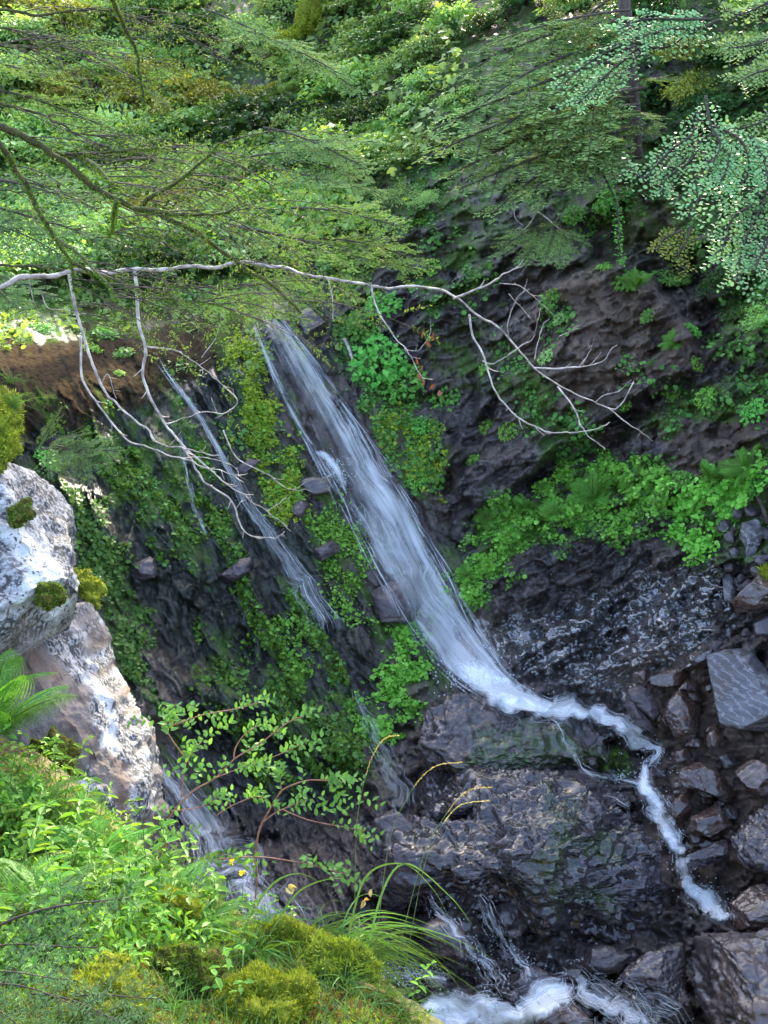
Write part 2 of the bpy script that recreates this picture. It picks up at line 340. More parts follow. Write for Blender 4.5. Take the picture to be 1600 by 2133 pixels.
# bulging block of the right wall with the dark recess under it
block = [(1000,700),(1130,620),(1210,560),(1300,540),(1400,620),(1445,700),(1440,772),(1370,800),(1310,850),(1230,890),(1140,950),(1070,1020),(990,1050),(945,1030),(930,960),(980,900),(1000,820)]
Doff -= .42*pm(block, soft=9, rough=10, fine=4)
recess = [(1225,905),(1300,862),(1380,808),(1450,785),(1440,830),(1330,880),(1290,930),(1200,960),(1140,990),(1100,1010),(1150,950)]
Doff += .5*pm(recess, soft=10, rough=10)
crack = [(915,1010),(990,880),(1030,820),(1040,850),(1000,930),(940,1030)]
Doff += .35*pm(crack, soft=7, rough=8)
slabs = [[(1270,300),(1420,340),(1500,420),(1500,560),(1380,520),(1260,440)],[(1380,420),(1500,440),(1490,520),(1400,480)]]
for s_ in slabs: Doff -= .22*pm(s_, soft=10, rough=14)
for s_ in ([(1240,470),(1300,440),(1330,500),(1280,560),(1230,540)],[(1330,560),(1440,520),(1480,600),(1400,640)],[(1160,330),(1300,290),(1330,330),(1200,400)],[(1440,640),(1560,600),(1580,660),(1460,720)],[(1330,170),(1400,160),(1400,260),(1340,260)],[(900,-20),(1100,-20),(1080,40),(950,50)]):
    Doff += .4*pm(s_, soft=14, rough=16)
# fine nubbly relief of the wet shelf
glintp = [[(1010,1310),(1120,1290),(1250,1225),(1370,1180),(1490,1150),(1530,1250),(1490,1330),(1410,1380),(1310,1400),(1300,1470),(1200,1460),(1080,1390)],
          [(930,1700),(1030,1640),(1130,1660),(1200,1750),(1260,1850),(1330,1830),(1300,1900),(1180,1880),(1060,1850),(960,1800)],[(1020,2060),(1200,1990),(1400,2010),(1300,2133),(1100,2133)]]
GL = pmany(glintp, soft=22, rough=50)
Doff += GL*(np.abs(fbm(GX/17, GY/9, o=3, s=41))*.07-.02)
# dark alcove left of the mound
Doff += .45*pm([(300,1500),(420,1480),(600,1540),(760,1620),(720,1720),(560,1760),(420,1700),(330,1620)], soft=40, rough=40)
Doff += .22*pm([(240,1180),(450,1240),(600,1380),(520,1440),(330,1400)], soft=40, rough=30)
D1 = D0+Doff
def grid_sample(G, px, py):
    px = np.asarray(px, float); py = np.asarray(py, float)
    fx = np.interp(px, gx, np.arange(len(gx))); fy = np.interp(py, gy, np.arange(len(gy)))
    i = np.clip(fx.astype(int), 0, len(gx)-2); j = np.clip(fy.astype(int), 0, len(gy)-2); u = fx-i; v = fy-j
    return G[j, i]*(1-u)*(1-v)+G[j, i+1]*u*(1-v)+G[j+1, i]*(1-u)*v+G[j+1, i+1]*u*v
def blur(G, k):
    for ax in (0, 1):
        c = np.cumsum(np.pad(G, [(k+1, k) if a == ax else (0, 0) for a in (0, 1)], mode='edge'), axis=ax)
        G = (np.take(c, np.arange(2*k+1, c.shape[ax]), axis=ax)-np.take(c, np.arange(0, c.shape[ax]-2*k-1), axis=ax))/(2*k+1)
    return G
DS = blur(D1, 5)
def surf(px, py, off=0.): return P(px, py, grid_sample(D1, px, py)-off)
def surf_n(px, py, e=14.):
    a = P(px+e, py, grid_sample(DS, px+e, py))-P(px-e, py, grid_sample(DS, px-e, py)); b = P(px, py+e, grid_sample(DS, px, py+e))-P(px, py-e, grid_sample(DS, px, py-e))
    n = nrm(np.cross(b, a)); return n*np.where(np.sum(n*np.array([0, -1, .3]), -1, keepdims=True) < 0, -1, 1)
# material masks and painted darkening
mossp = [[(130,1000),(200,1050),(260,1180),(310,1350),(300,1450),(240,1400),(190,1220)],[(440,700),(520,690),(545,800),(560,900),(620,980),(640,1080),(590,1080),(545,960),(500,830)],
 [(630,1070),(700,1060),(740,1100),(760,1200),(740,1260),(680,1180),(640,1130)],[(800,1300),(870,1290),(890,1400),(870,1480),(820,1520),(800,1420)],[(590,1290),(640,1300),(640,1400),(610,1420)],
 [(430,1300),(500,1300),(510,1420),(450,1480)],[(560,1400),(640,1440),(760,1480),(740,1600),(640,1580),(580,1500)],[(690,680),(760,640),(900,900),(930,1010),(880,1010),(800,900),(740,800)],
 [(900,700),(1000,690),(1040,780),(960,820)],[(820,1310),(860,1300),(880,1440),(830,1500)],[(200,900),(330,860),(420,1000),(330,1090),(240,1080)],[(940,1230),(1000,1100),(1150,1010),(1300,960),(1380,980),(1380,1080),(1200,1090),(1050,1160),(980,1260)],[(1380,1000),(1600,930),(1650,1120),(1500,1180),(1400,1130)],
 [(860,560),(960,470),(1020,560),(1000,640),(900,640)],[(820,380),(940,300),(960,420),(880,480)],[(1300,900),(1450,800),(1650,760),(1650,860),(1400,900)],[(1480,560),(1650,560),(1650,780),(1500,740)],
 [(1000,700),(1080,740),(1200,860),(1240,930),(1140,960),(1060,840)],[(-300,600),(160,560),(520,570),(510,650),(300,690),(160,720),(-300,740)],[(330,1000),(420,1010),(410,1160),(350,1150)],[(1020,1500),(1200,1540),(1330,1580),(1280,1615),(1080,1610),(950,1620),(1000,1570)],
 [(1180,1660),(1230,1700),(1260,1800),(1180,1900),(1120,1900),(1150,1760)]]
MO = pmany(mossp, soft=22, rough=40)
MO = np.maximum(MO, hill*.85); STK = smooth(fbm((al+wl)/240, (ac+wl)/30, o=3, s=52), .08, .34)*leftw*smooth(GY, 760, 860)*(1-smooth(GY, 1600, 1700)); MO = np.maximum(MO, STK*.9); MO = MO*smooth(fbm(GX/22, GY/22, o=3, s=51), -.6, .25)
algae_shade = pmany([[(-200,800),(20,770),(150,745),(330,715),(520,690),(540,760),(560,900),(640,1080),(760,1300),(800,1480),(700,1700),(520,1700),(330,1400),(200,1100)]], soft=60, rough=40)  # algae tint; its top strip also darkens rock that the sun bleaches
brown = pmany([[(-300,690),(100,720),(320,690),(520,640),(480,720),(300,760),(150,800),(-300,850)],[(1380,880),(1600,850),(1600,1000),(1400,1050)],[(1250,300),(1480,330),(1450,520),(1250,480)],[(1120,600),(1250,540),(1440,660),(1450,780),(1300,830),(1180,880),(1050,820)],[(880,1480),(1000,1440),(980,1600),(880,1600)],[(1260,1680),(1420,1750),(1450,1900),(1330,1900)],[(1300,1380),(1650,1330),(1650,1950),(1400,1800)]], soft=40, rough=40)
bench_dark = pmany([[(-300,680),(100,700),(320,680),(520,630),(500,740),(320,830),(150,890),(-300,930)],[(120,640),(220,620),(420,610),(470,640),(330,680),(180,690)]], soft=20, rough=30)  # bench colour painted darker to hold down the sun, also matte
Vt = P(GX, GY, D1).reshape(-1, 3)
ny, nx = GX.shape
ii = (np.arange(ny-1)[:, None]*nx+np.arange(nx-1)[None]).ravel()
Ft = np.stack([ii, ii+nx, ii+nx+1, ii+1], -1)
m1 = np.stack([MO, GL, brown], -1).reshape(-1, 3); m2 = np.stack([algae_shade, hill, bench_dark], -1).reshape(-1, 3)
m, nt, N = newmat('gorge_rock')
tc = N('ShaderNodeTexCoord').outputs['Object']
A1 = N('ShaderNodeSeparateColor', i={0: N('ShaderNodeAttribute', attribute_name='m1').outputs['Color']}).outputs
A2 = N('ShaderNodeSeparateColor', i={0: N('ShaderNodeAttribute', attribute_name='m2').outputs['Color']}).outputs
vl = N('ShaderNodeMapping', i={0: tc, 2: (0, R(30), 0), 3: (4, 2, 1)}).outputs[0]
f1 = noise(N, vl, 2.2, 8, .65, .3); f2 = noise(N, tc, 1.1, 5); f3 = noise(N, tc, 14, 6, .65)
c = mix(N, ramp(N, f1, .34, .66), (.007, .006, .006), (.078, .063, .058))
c = mix(N, ramp(N, f2, .5, .7), c, (.09, .064, .054))
c = mix(N, math_(N, 'MULTIPLY', ramp(N, noise(N, tc, 30, 6, .7), .55, .64), .5), c, (.20, .185, .19))  # same painted glint specks on the cliff colour
c = mix(N, ramp(N, noise(N, vl, 4.5, 6, .7, .5), .62, .70), c, (.016, .014, .015))
c = mix(N, math_(N, 'MULTIPLY', A1[2], ramp(N, f1, .3, .6)), c, (.125, .088, .066))
c = mix(N, math_(N, 'MULTIPLY', A2[0], .65), c, mix(N, ramp(N, f1, .35, .65), (.004, .006, .006), (.013, .030, .014)))
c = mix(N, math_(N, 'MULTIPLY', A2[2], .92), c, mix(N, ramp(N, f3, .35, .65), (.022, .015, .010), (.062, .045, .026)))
mossf = math_(N, 'MULTIPLY', A1[0], ramp(N, f3, .2, .55)); mc = mix(N, ramp(N, noise(N, tc, 40, 4), .35, .65), (.025, .06, .010), (.11, .20, .03))
c = mix(N, mossf, c, mc)
vg = N('ShaderNodeMapping', i={0: tc, 2: (0, R(-25), 0), 3: (1, 1, 1.7)}).outputs[0]
hh = math_(N, 'ADD', math_(N, 'MULTIPLY', f1, .6), math_(N, 'ADD', math_(N, 'MULTIPLY', f3, .3), math_(N, 'MULTIPLY', math_(N, 'MULTIPLY', A1[1], noise(N, vg, 9, 2, .5, .4)), .6)))
rdg = N('ShaderNodeTexNoise', noise_type='RIDGED_MULTIFRACTAL', normalize=True, i={'Vector': vl, 'Scale': 1.6, 'Detail': 8, 'Roughness': .62, 'Distortion': .4}).outputs[0]
hh = math_(N, 'ADD', hh, math_(N, 'MULTIPLY', rdg, -1.1))
b = N('ShaderNodeBump', i={'Strength': .8, 'Distance': .075, 'Height': hh})
b2 = N('ShaderNodeBump', i={'Strength': math_(N, 'MULTIPLY', mossf, .7), 'Distance': .04, 'Height': noise(N, tc, 60, 3), 'Normal': b.outputs[0]})
rg = math_(N, 'ADD', math_(N, 'MULTIPLY_ADD', noise(N, tc, 5, 4), .5, .12), math_(N, 'MULTIPLY', mossf, .5), clamp=True)
rg = math_(N, 'MULTIPLY', math_(N, 'MULTIPLY_ADD', A1[2], .4, rg, True), math_(N, 'MULTIPLY_ADD', A1[1], -.6, 1.))
coat = math_(N, 'MULTIPLY', math_(N, 'MULTIPLY_ADD', A1[1], .95, .05), math_(N, 'SUBTRACT', 1., math_(N, 'MAXIMUM', mossf, A2[2])), clamp=True)
p = N('ShaderNodeBsdfPrincipled', i={'Base Color': c, 'Roughness': rg, 'Normal': b2.outputs[0], 'Coat Weight': coat, 'Coat Roughness': .1, 'Coat IOR': 2.1, 'Specular IOR Level': math_(N, 'MULTIPLY_ADD', A2[2], -.4, math_(N, 'MULTIPLY_ADD', A1[2], -.1, .26), True)})
N('ShaderNodeOutputMaterial', i={0: p.outputs[0]})
M['gorge'] = m
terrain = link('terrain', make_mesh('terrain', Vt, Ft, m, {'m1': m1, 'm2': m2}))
tag(terrain, 'wet dark cliff, gorge wall and forest slope around the falls', kind='structure')
# ------------------------------------------------------------------ foreground bank (height field in world x,y)
bk = [(0,1560,6.2),(150,1640,5.9),(330,1800,5.3),(500,1920,5),(650,1960,4.8),(780,2010,4.6),(870,2110,4.3),(100,1820,5.1),(300,1950,4.6),(500,2050,4.25),(700,2090,4.2),(50,2000,4.3),(300,2133,3.85),(600,2133,3.9),(0,2133,3.75),(800,2200,4),(-200,1500,6.3),(-200,1900,4.6),(-300,2300,3.2),(300,2500,3),(800,2500,3)]
B = np.array([P(*b_) for b_ in bk]); drop = np.array([P(*b_)+np.array([.25, .8, -1.1]) for b_ in bk[:7]]); drop2 = drop+np.array([.3, 1.2, -2.4])
ext = np.array([[2.5, 3, -3.4], [2.5, 5, -5], [-4, 2, -.8], [-4, 7, -1.2], [0, .6, -1.6], [-3, .6, -1.2], [1.6, .8, -1.7], [-4, 9, -3]])
BX = np.concatenate([B, drop, drop2, ext])
bfit = tps_fit(BX[:, :2]*100, BX[:, 2])
bx = np.linspace(-4, 2.4, 330); by = np.linspace(.6, 7.6, 330); BGX, BGY = np.meshgrid(bx, by)
BZ = tps_eval(bfit, BGX*100, BGY*100)+fbm(BGX*2.2, BGY*2.2, o=4, s=61)*.10+fbm(BGX*12, BGY*12, o=3, s=62)*.02
def bank_z(x, y):
    fx = np.interp(x, bx, np.arange(len(bx))); fy = np.interp(y, by, np.arange(len(by))); i = np.clip(fx.astype(int), 0, len(bx)-2); j = np.clip(fy.astype(int), 0, len(by)-2); u = fx-i; v = fy-j
    return BZ[j, i]*(1-u)*(1-v)+BZ[j, i+1]*u*(1-v)+BZ[j+1, i]*(1-u)*v+BZ[j+1, i+1]*u*v
def bank_pt(px, py):
    """first hit of the pixel ray with the bank"""
    px = np.atleast_1d(np.asarray(px, float)); py = np.atleast_1d(np.asarray(py, float)); ds = np.linspace(2.2, 8, 300)
    pts = P(px[:, None], py[:, None], ds[None]); below = pts[..., 2] < bank_z(pts[..., 0], pts[..., 1])
    k = np.where(below.any(1), below.argmax(1), -1); return pts[np.arange(len(px)), k], k >= 0
i2 = (np.arange(329)[:, None]*330+np.arange(329)[None]).ravel()
m, nt, N = newmat('bank_soil')
tc = N('ShaderNodeTexCoord').outputs['Object']; f = noise(N, tc, 5, 6, .6); f2 = noise(N, tc, 45, 4)
c = mix(N, ramp(N, f, .42, .6), (.055, .032, .016), (.10, .11, .02)); c = mix(N, ramp(N, f2, .4, .7), c, (.16, .15, .03))
b = N('ShaderNodeBump', i={'Strength': .7, 'Distance': .03, 'Height': f2})
p = N('ShaderNodeBsdfPrincipled', i={'Base Color': c, 'Roughness': .9, 'Normal': b.outputs[0]}); N('ShaderNodeOutputMaterial', i={0: p.outputs[0]})
bank = link('bank', make_mesh('bank', np.stack([BGX, BGY, BZ], -1).reshape(-1, 3), np.stack([i2, i2+1, i2+331, i2+330], -1), m))
tag(bank, 'mossy earth bank in the left foreground', kind='structure')
# ------------------------------------------------------------------ rocks with their own outline, thickness and broken faces
_ico = {}
def ico(k):
    if k not in _ico:
        bm = bmesh.new(); bmesh.ops.create_icosphere(bm, subdivisions=k, radius=1); bm.verts.ensure_lookup_table()
        _ico[k] = (np.array([v.co[:] for v in bm.verts]), np.array([[v.index for v in f.verts] for f in bm.faces])); bm.free()
    return _ico[k]
def rock_geo(poly, d, thick, tilt=(0., -.5), sub=5, cuts=7, seed=0, rough=.05, pw=2.6, fine=.012, rug=.0):
    r = np.random.default_rng(seed+100); S, F = ico(sub); p = np.asarray(poly, float); q = np.roll(p, -1, 0)
    A = p[:, 0]*q[:, 1]-q[:, 0]*p[:, 1]; c = ((p+q)*A[:, None]).sum(0)/(3*A.sum())
    th = np.arctan2(-S[:, 2], S[:, 0]); rho = np.hypot(S[:, 0], S[:, 2]); dx, dy = np.cos(th), np.sin(th); Rr = np.zeros(len(S))
    for (ax, ay), (bx_, by_) in zip(p-c, q-c):
        ex, ey = bx_-ax, by_-ay; den = dx*ey-dy*ex; den = np.where(np.abs(den) < 1e-9, 1e-9, den)
        t = (ax*ey-ay*ex)/den; u = (ax*dy-ay*dx)/den
        Rr = np.where((t > 0) & (u >= -1e-6) & (u <= 1+1e-6), np.maximum(Rr, t), Rr)
    px = c[0]+dx*Rr*rho**.85; py = c[1]+dy*Rr*rho**.85; k = ppm(d)
    sg = np.sign(S[:, 1])*np.abs(S[:, 1])**(2/pw)
    dd = d+sg*thick+tilt[0]*(px-c[0])/k+tilt[1]*(py-c[1])/k
    V = P(px, py, dd); C = P(c[0], c[1], d); ext = np.abs(V-C).max(0)
    for _ in range(cuts):
        n = nrm(r.normal(size=3)*np.array([1, .9, 1])+np.array([0, -.35, .15])); s = (V-C)@n; h = s.max()*r.uniform(.62, .9)
        V = V-np.maximum(s-h, 0)[:, None]*n*.92
    sz = float(ext.mean()); n = nrm(V-C); o = r.uniform(0, 50)
    rg = np.abs(fbm(V[:, 0]*3.5/sz+o, V[:, 1]*3.5/sz, V[:, 2]*8/sz, 4, seed+9, .6))+.22*np.abs(fbm(V[:, 0]*14/sz+o, V[:, 1]*14/sz, V[:, 2]*20/sz, 3, seed+2, .6))
    fn_ = np.cross(V[F[:, 1]]-V[F[:, 0]], V[F[:, 2]]-V[F[:, 0]]); vnm = np.zeros_like(V)
    for k_ in range(3): np.add.at(vnm, F[:, k_], fn_)
    n = nrm(vnm); V = V-n*(rg*rug*sz)[:, None]
    V = V+n*(fbm(V[:, 0]*1.6/sz+o, V[:, 1]*1.6/sz, V[:, 2]*1.6/sz, 4, seed)*rough*sz*1.6+fbm(V[:, 0]*9/sz+o, V[:, 1]*9/sz, V[:, 2]*14/sz, 3, seed+5)*fine*sz*1.6)[:, None]
    return V, F, C, px, py
RK = []
def rock(label, poly, d=None, thick=None, mat='slate', name='rock', cat='rock', group=None, sub=5, fwd=.0, mossy=None, **k):
    p = np.asarray(poly, float); c = p.mean(0)
    wd = np.ptp(p[:, 0]); ht = np.ptp(p[:, 1])
    if d is None: d = float(grid_sample(DS, c[0], c[1]))
    if thick is None: thick = .42*min(wd, ht)/ppm(d)
    d = d-fwd
    k.setdefault('rug', .05)
    V, F, C, qx_, qy_ = rock_geo(p, d, thick, sub=sub, seed=abs(hash(label)) % 1 if False else int(c[0]*7+c[1]*3) % 9973, **k)
    RK.append(V); base = np.array([C[0], C[1], V[:, 2].min()])
    o = link(name, make_mesh(name, V-base, F, M[mat], {'a': np.max([pm(q_, 25, 40, 12, qx_, qy_) for q_ in mossy], axis=0) if mossy else np.zeros(len(V))}), None, base)
    return tag(o, label, cat, group)
G1 = 'broken rocks heaped on the right of the stream'
rock('tall grey slab with pale vertical streaks standing in the rock heap', [(1470,1365),(1510,1352),(1563,1350),(1604,1400),(1640,1440),(1640,1560),(1568,1545),(1536,1555),(1505,1525),(1487,1455)], fwd=.25, mat='grey_slab', rug=.01, group=G1, sub=6, cuts=9, rough=.03, pw=4)
rock('small brown block touching the top left corner of the rock heap', [(1317,1402),(1345,1390),(1355,1413),(1337,1428),(1318,1420)], fwd=.1, mat='brown_rock', group=G1, cuts=6)
rock('wide brown wedge with a wet upper face at top of the heap', [(1352,1410),(1414,1386),(1437,1402),(1432,1425),(1388,1442),(1358,1434)], fwd=.14, mat='brown_rock', group=G1, cuts=9)
rock('dark smooth faced block at the bend of the white rapid', [(1306,1423),(1326,1416),(1363,1450),(1374,1487),(1361,1502),(1311,1462)], fwd=.2, mat='purple_rock', group=G1, cuts=9, pw=4)
rock('thin dark slab leaning beside the white rapid', [(1298,1468),(1313,1458),(1358,1508),(1365,1528),(1329,1514)], fwd=.24, mat='purple_rock', group=G1, cuts=6)
rock('big squat reddish brown boulder left of the tall grey slab', [(1388,1460),(1425,1426),(1464,1444),(1460,1498),(1448,1542),(1390,1550),(1374,1519)], fwd=.2, mat='brown_rock', group=G1, sub=6, cuts=10)
rock('flat pale topped stone lying above the brown wedge', [(1428,1378),(1494,1346),(1480,1370),(1437,1394)], fwd=.12, mat='grey_slab', group=G1)
rock('long flat topped brown slab below the tall grey slab', [(1395,1606),(1457,1584),(1546,1646),(1524,1672),(1478,1654),(1407,1634)], fwd=.25, mat='brown_rock', group=G1, sub=6, cuts=10, pw=4)
rock('dark angular boulder at the photo edge under the tall grey slab', [(1528,1604),(1568,1575),(1640,1590),(1640,1650),(1563,1668),(1538,1645)], fwd=.25, mat='brown_rock', group=G1, cuts=10)
rock('olive brown block with a flat lit top in the heap centre', [(1436,1705),(1494,1670),(1530,1726),(1485,1748),(1427,1735)], fwd=.25, mat='brown_rock', group=G1, cuts=9)
rock('dark brown block beside the narrow middle rapid', [(1396,1662),(1436,1648),(1446,1700),(1420,1722),(1398,1700)], fwd=.18, mat='brown_rock', group=G1, cuts=9)
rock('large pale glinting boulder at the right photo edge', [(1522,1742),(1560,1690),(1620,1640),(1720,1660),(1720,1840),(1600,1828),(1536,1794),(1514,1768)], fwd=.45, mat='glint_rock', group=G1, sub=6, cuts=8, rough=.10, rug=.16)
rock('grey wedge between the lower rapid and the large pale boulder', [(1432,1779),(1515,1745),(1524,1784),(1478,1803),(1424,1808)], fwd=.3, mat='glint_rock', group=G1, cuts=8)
rock('wet reddish boulder right of the lowest white rapid', [(1522,1880),(1560,1845),(1680,1830),(1680,1935),(1515,1938)], fwd=.4, mat='brown_rock', group=G1, sub=6, cuts=8)
rock('huge dark slab filling the bottom right corner', [(1415,2010),(1440,1950),(1480,1938),(1720,1930),(1720,2240),(1500,2240),(1452,2150),(1425,2080)], fwd=.6, mat='slate', group=G1, sub=6, cuts=9, rough=.10, rug=.14)
rock('dark rounded boulder left of the huge corner slab', [(1296,2040),(1340,1985),(1420,1970),(1430,2060),(1450,2140),(1360,2110)], fwd=.35, mat='slate', group=G1, sub=6, cuts=9, rough=.12, rug=.14)
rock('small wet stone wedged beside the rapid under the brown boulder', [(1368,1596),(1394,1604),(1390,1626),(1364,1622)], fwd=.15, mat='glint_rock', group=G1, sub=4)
rock('rounded olive cobble between brown boulder and tall slab', [(1470,1530),(1492,1514),(1508,1536),(1496,1560),(1472,1556)], fwd=.2, mat='brown_rock', group=G1, sub=4, cuts=3)
rock('amber wet cobble above the long flat topped slab', [(1400,1566),(1430,1556),(1442,1580),(1420,1592),(1402,1586)], fwd=.22, mat='brown_rock', group=G1, sub=4, cuts=3)
rock('dark cobble under the tall grey slab beside the olive cobble', [(1496,1576),(1526,1566),(1538,1596),(1510,1606)], fwd=.2, mat='slate', group=G1, sub=4)
G2 = 'rocks at the foot of the right wall'
rock('narrow upright blue grey slab under ferns at right edge', [(1547,1085),(1582,1078),(1592,1115),(1578,1142),(1562,1175),(1548,1162),(1553,1140),(1538,1122)], fwd=.16, mat='grey_slab', group=G2, pw=4)
rock('grey angular stone above left of the upright blue grey slab', [(1523,1045),(1537,1028),(1552,1050),(1547,1075),(1528,1086)], fwd=.12, mat='purple_rock', group=G2, sub=4)
rock('brown ribbed block under the upright blue grey slab', [(1505,1197),(1532,1188),(1540,1237),(1527,1260),(1508,1252)], fwd=.14, mat='grey_slab', group=G2)
rock('leaning tan slab with a yellow moss top at right edge', [(1528,1248),(1590,1180),(1680,1190),(1680,1250),(1550,1280),(1518,1285)], fwd=.3, mat='brown_rock', group=G2, pw=4)
rock('mossy grey boulder above the dark gap at right edge', [(1566,1290),(1610,1272),(1680,1280),(1680,1330),(1572,1324)], fwd=.2, mat='slate', group=G2)
for k_, (x_, y_, s_, lb) in enumerate([(1512,1095,15,'small dark stone left of the upright blue grey slab'),(1518,1180,13,'small dark stone on the ribbed block'),(1545,1205,12,'small stone wedged right of the ribbed block'),(1496,1262,14,'small dark stone under the ribbed block'),(1530,1150,12,'dark chip of stone at the foot of the upright slab'),(1575,1190,13,'dark stone tucked behind the leaning tan slab')]):
    rock(lb, [(x_-s_,y_-s_*.5),(x_,y_-s_),(x_+s_,y_-s_*.3),(x_+s_*.8,y_+s_*.8),(x_-s_*.6,y_+s_)], fwd=.1, mat='slate', group=G2, sub=4)
G3 = 'purple rock chunks on the falls face'
rock('purple lump of rock jutting from the dark left face', [(262,1182),(312,1158),(332,1172),(322,1204),(284,1214)], fwd=.06, mat='purple_rock', group=G3)
rock('leaf shaped purple plate jutting below the bare branch tips', [(446,1216),(460,1196),(500,1164),(534,1156),(520,1190),(486,1216)], fwd=.1, mat='purple_rock', group=G3)
rock('small purple fin of rock left of the main fall', [(598,1064),(632,1034),(646,1046),(626,1086)], fwd=.06, mat='purple_rock', group=G3, sub=4)
rock('dark plum block beside the moss below the plunge step', [(640,1150),(700,1120),(712,1146),(668,1172)], fwd=.1, mat='purple_rock', group=G3)
rock('thin rust edged plate behind the reddish branch tips', [(474,985),(520,955),(548,958),(508,990)], fwd=.08, mat='purple_rock', group=G3, sub=4)
rock('wet ledge at the step where the main fall breaks', [(612,1004),(650,990),(712,996),(706,1022),(650,1032)], fwd=.1, mat='slate', group=G3)
rock('rounded purple rock parting the lower main fall', [(772,1232),(806,1208),(846,1216),(862,1262),(842,1302),(790,1306)], fwd=.2, mat='purple_rock', group=G3, rough=.07, cuts=4)
rock('dark cap of rock at the right of the waterfall lip', [(608,652),(650,636),(684,676),(676,720),(640,712)], fwd=.1, mat='slate', group=G3)
G4 = 'rocks in the stream bed'
rock('broad nubbly brown mound under the white rapid', [(852,1560),(890,1478),(960,1440),(1040,1462),(1130,1486),(1200,1492),(1300,1524),(1340,1578),(1305,1612),(1200,1606),(1080,1616),(960,1630),(890,1604)], fwd=.2, thick=.55, mossy=[[(1010,1520),(1180,1500),(1300,1540),(1330,1590),(1200,1615),(1060,1620),(930,1630),(980,1570)]], mat='slate', group=G4, sub=7, cuts=5, rough=.16, fine=.025, rug=.15, tilt=(.1, -.75))
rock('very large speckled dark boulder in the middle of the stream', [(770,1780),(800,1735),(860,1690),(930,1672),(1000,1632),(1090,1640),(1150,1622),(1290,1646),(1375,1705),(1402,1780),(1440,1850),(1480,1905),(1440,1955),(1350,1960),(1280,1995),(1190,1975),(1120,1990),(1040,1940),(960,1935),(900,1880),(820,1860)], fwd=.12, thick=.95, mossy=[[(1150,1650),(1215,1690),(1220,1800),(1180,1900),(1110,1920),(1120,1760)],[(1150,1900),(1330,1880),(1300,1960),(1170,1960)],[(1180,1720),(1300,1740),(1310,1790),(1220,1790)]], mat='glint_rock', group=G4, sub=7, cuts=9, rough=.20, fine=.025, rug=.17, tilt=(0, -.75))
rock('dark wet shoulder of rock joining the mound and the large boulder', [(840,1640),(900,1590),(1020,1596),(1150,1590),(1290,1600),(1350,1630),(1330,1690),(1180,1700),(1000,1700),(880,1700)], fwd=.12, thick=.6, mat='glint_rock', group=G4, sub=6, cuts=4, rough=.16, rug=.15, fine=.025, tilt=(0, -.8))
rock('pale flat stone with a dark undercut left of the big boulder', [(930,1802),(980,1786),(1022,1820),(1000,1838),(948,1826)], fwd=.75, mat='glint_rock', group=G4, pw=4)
rock('low wet rock parting the foaming water at the bottom', [(1040,2040),(1110,2010),(1170,2040),(1150,2080),(1070,2075)], fwd=.15, mat='slate', group=G4, rough=.08)
rock('dark rock awash at the bottom edge of the foam', [(1100,2110),(1180,2080),(1260,2120),(1250,2180),(1120,2180)], fwd=.2, mat='brown_rock', group=G4, rough=.08)
rock('dark jumbled rock behind the arching sedge', [(760,1720),(830,1680),(880,1720),(860,1790),(780,1800)], fwd=.25, mat='slate', group=G4, rough=.1, cuts=9)
rock('black stone below the big speckled boulder', [(1190,1985),(1260,1965),(1320,1990),(1290,2030),(1210,2025)], fwd=.2, mat='slate', group=G4, cuts=9)
rock('angular dark stone upstream of the foaming pool', [(860,1930),(930,1905),(985,1950),(960,2000),(880,1990)], fwd=.2, mat='slate', group=G4, cuts=9, rough=.09)
rock('broken stone between two trickles below the pale flat stone', [(1010,1890),(1070,1870),(1110,1920),(1080,1960),(1030,1940)], fwd=.3, mat='slate', group=G4, cuts=9, rough=.09)
cnt = 0; heap = [(1375,1400),(1480,1390),(1600,1560),(1620,1700),(1530,1760),(1440,1790),(1385,1640),(1350,1520)]; heap2 = [(1490,1060),(1610,1060),(1620,1330),(1480,1390),(1500,1200)]; heap3 = [(960,1900),(1300,1990),(1440,2130),(1000,2140),(880,2040)]
for hp_, num, lb_, mt_ in ((heap, 34, 'small wet stone filling a gap in the rock heap', 'brown_rock'), (heap2, 16, 'small dark stone fallen at the foot of the right wall', 'purple_rock'), (heap3, 22, 'small black wet stone awash among the foam', 'slate')):
    cnt = 0
    while cnt < num:
        x_, y_ = rng.uniform(860, 1620), rng.uniform(1040, 2140)
        if sdist(hp_, np.array([x_]), np.array([y_]))[0] < 0: continue
        s_ = rng.uniform(10, 24); th_ = np.sort(rng.uniform(0, 2*math.pi, 7)); pl = np.stack([x_+np.cos(th_)*s_*1.3, y_+np.sin(th_)*s_*.85], 1)
        if np.ptp(pl[:, 0]) < s_ or np.ptp(pl[:, 1]) < s_*.8: continue
        try: rock(lb_, pl, fwd=.08, mat=mt_, group=lb_+'s' if False else lb_.replace('small', 'the small').replace(' stone', ' stones'), sub=4, cuts=8)
        except Exception: continue
        cnt += 1
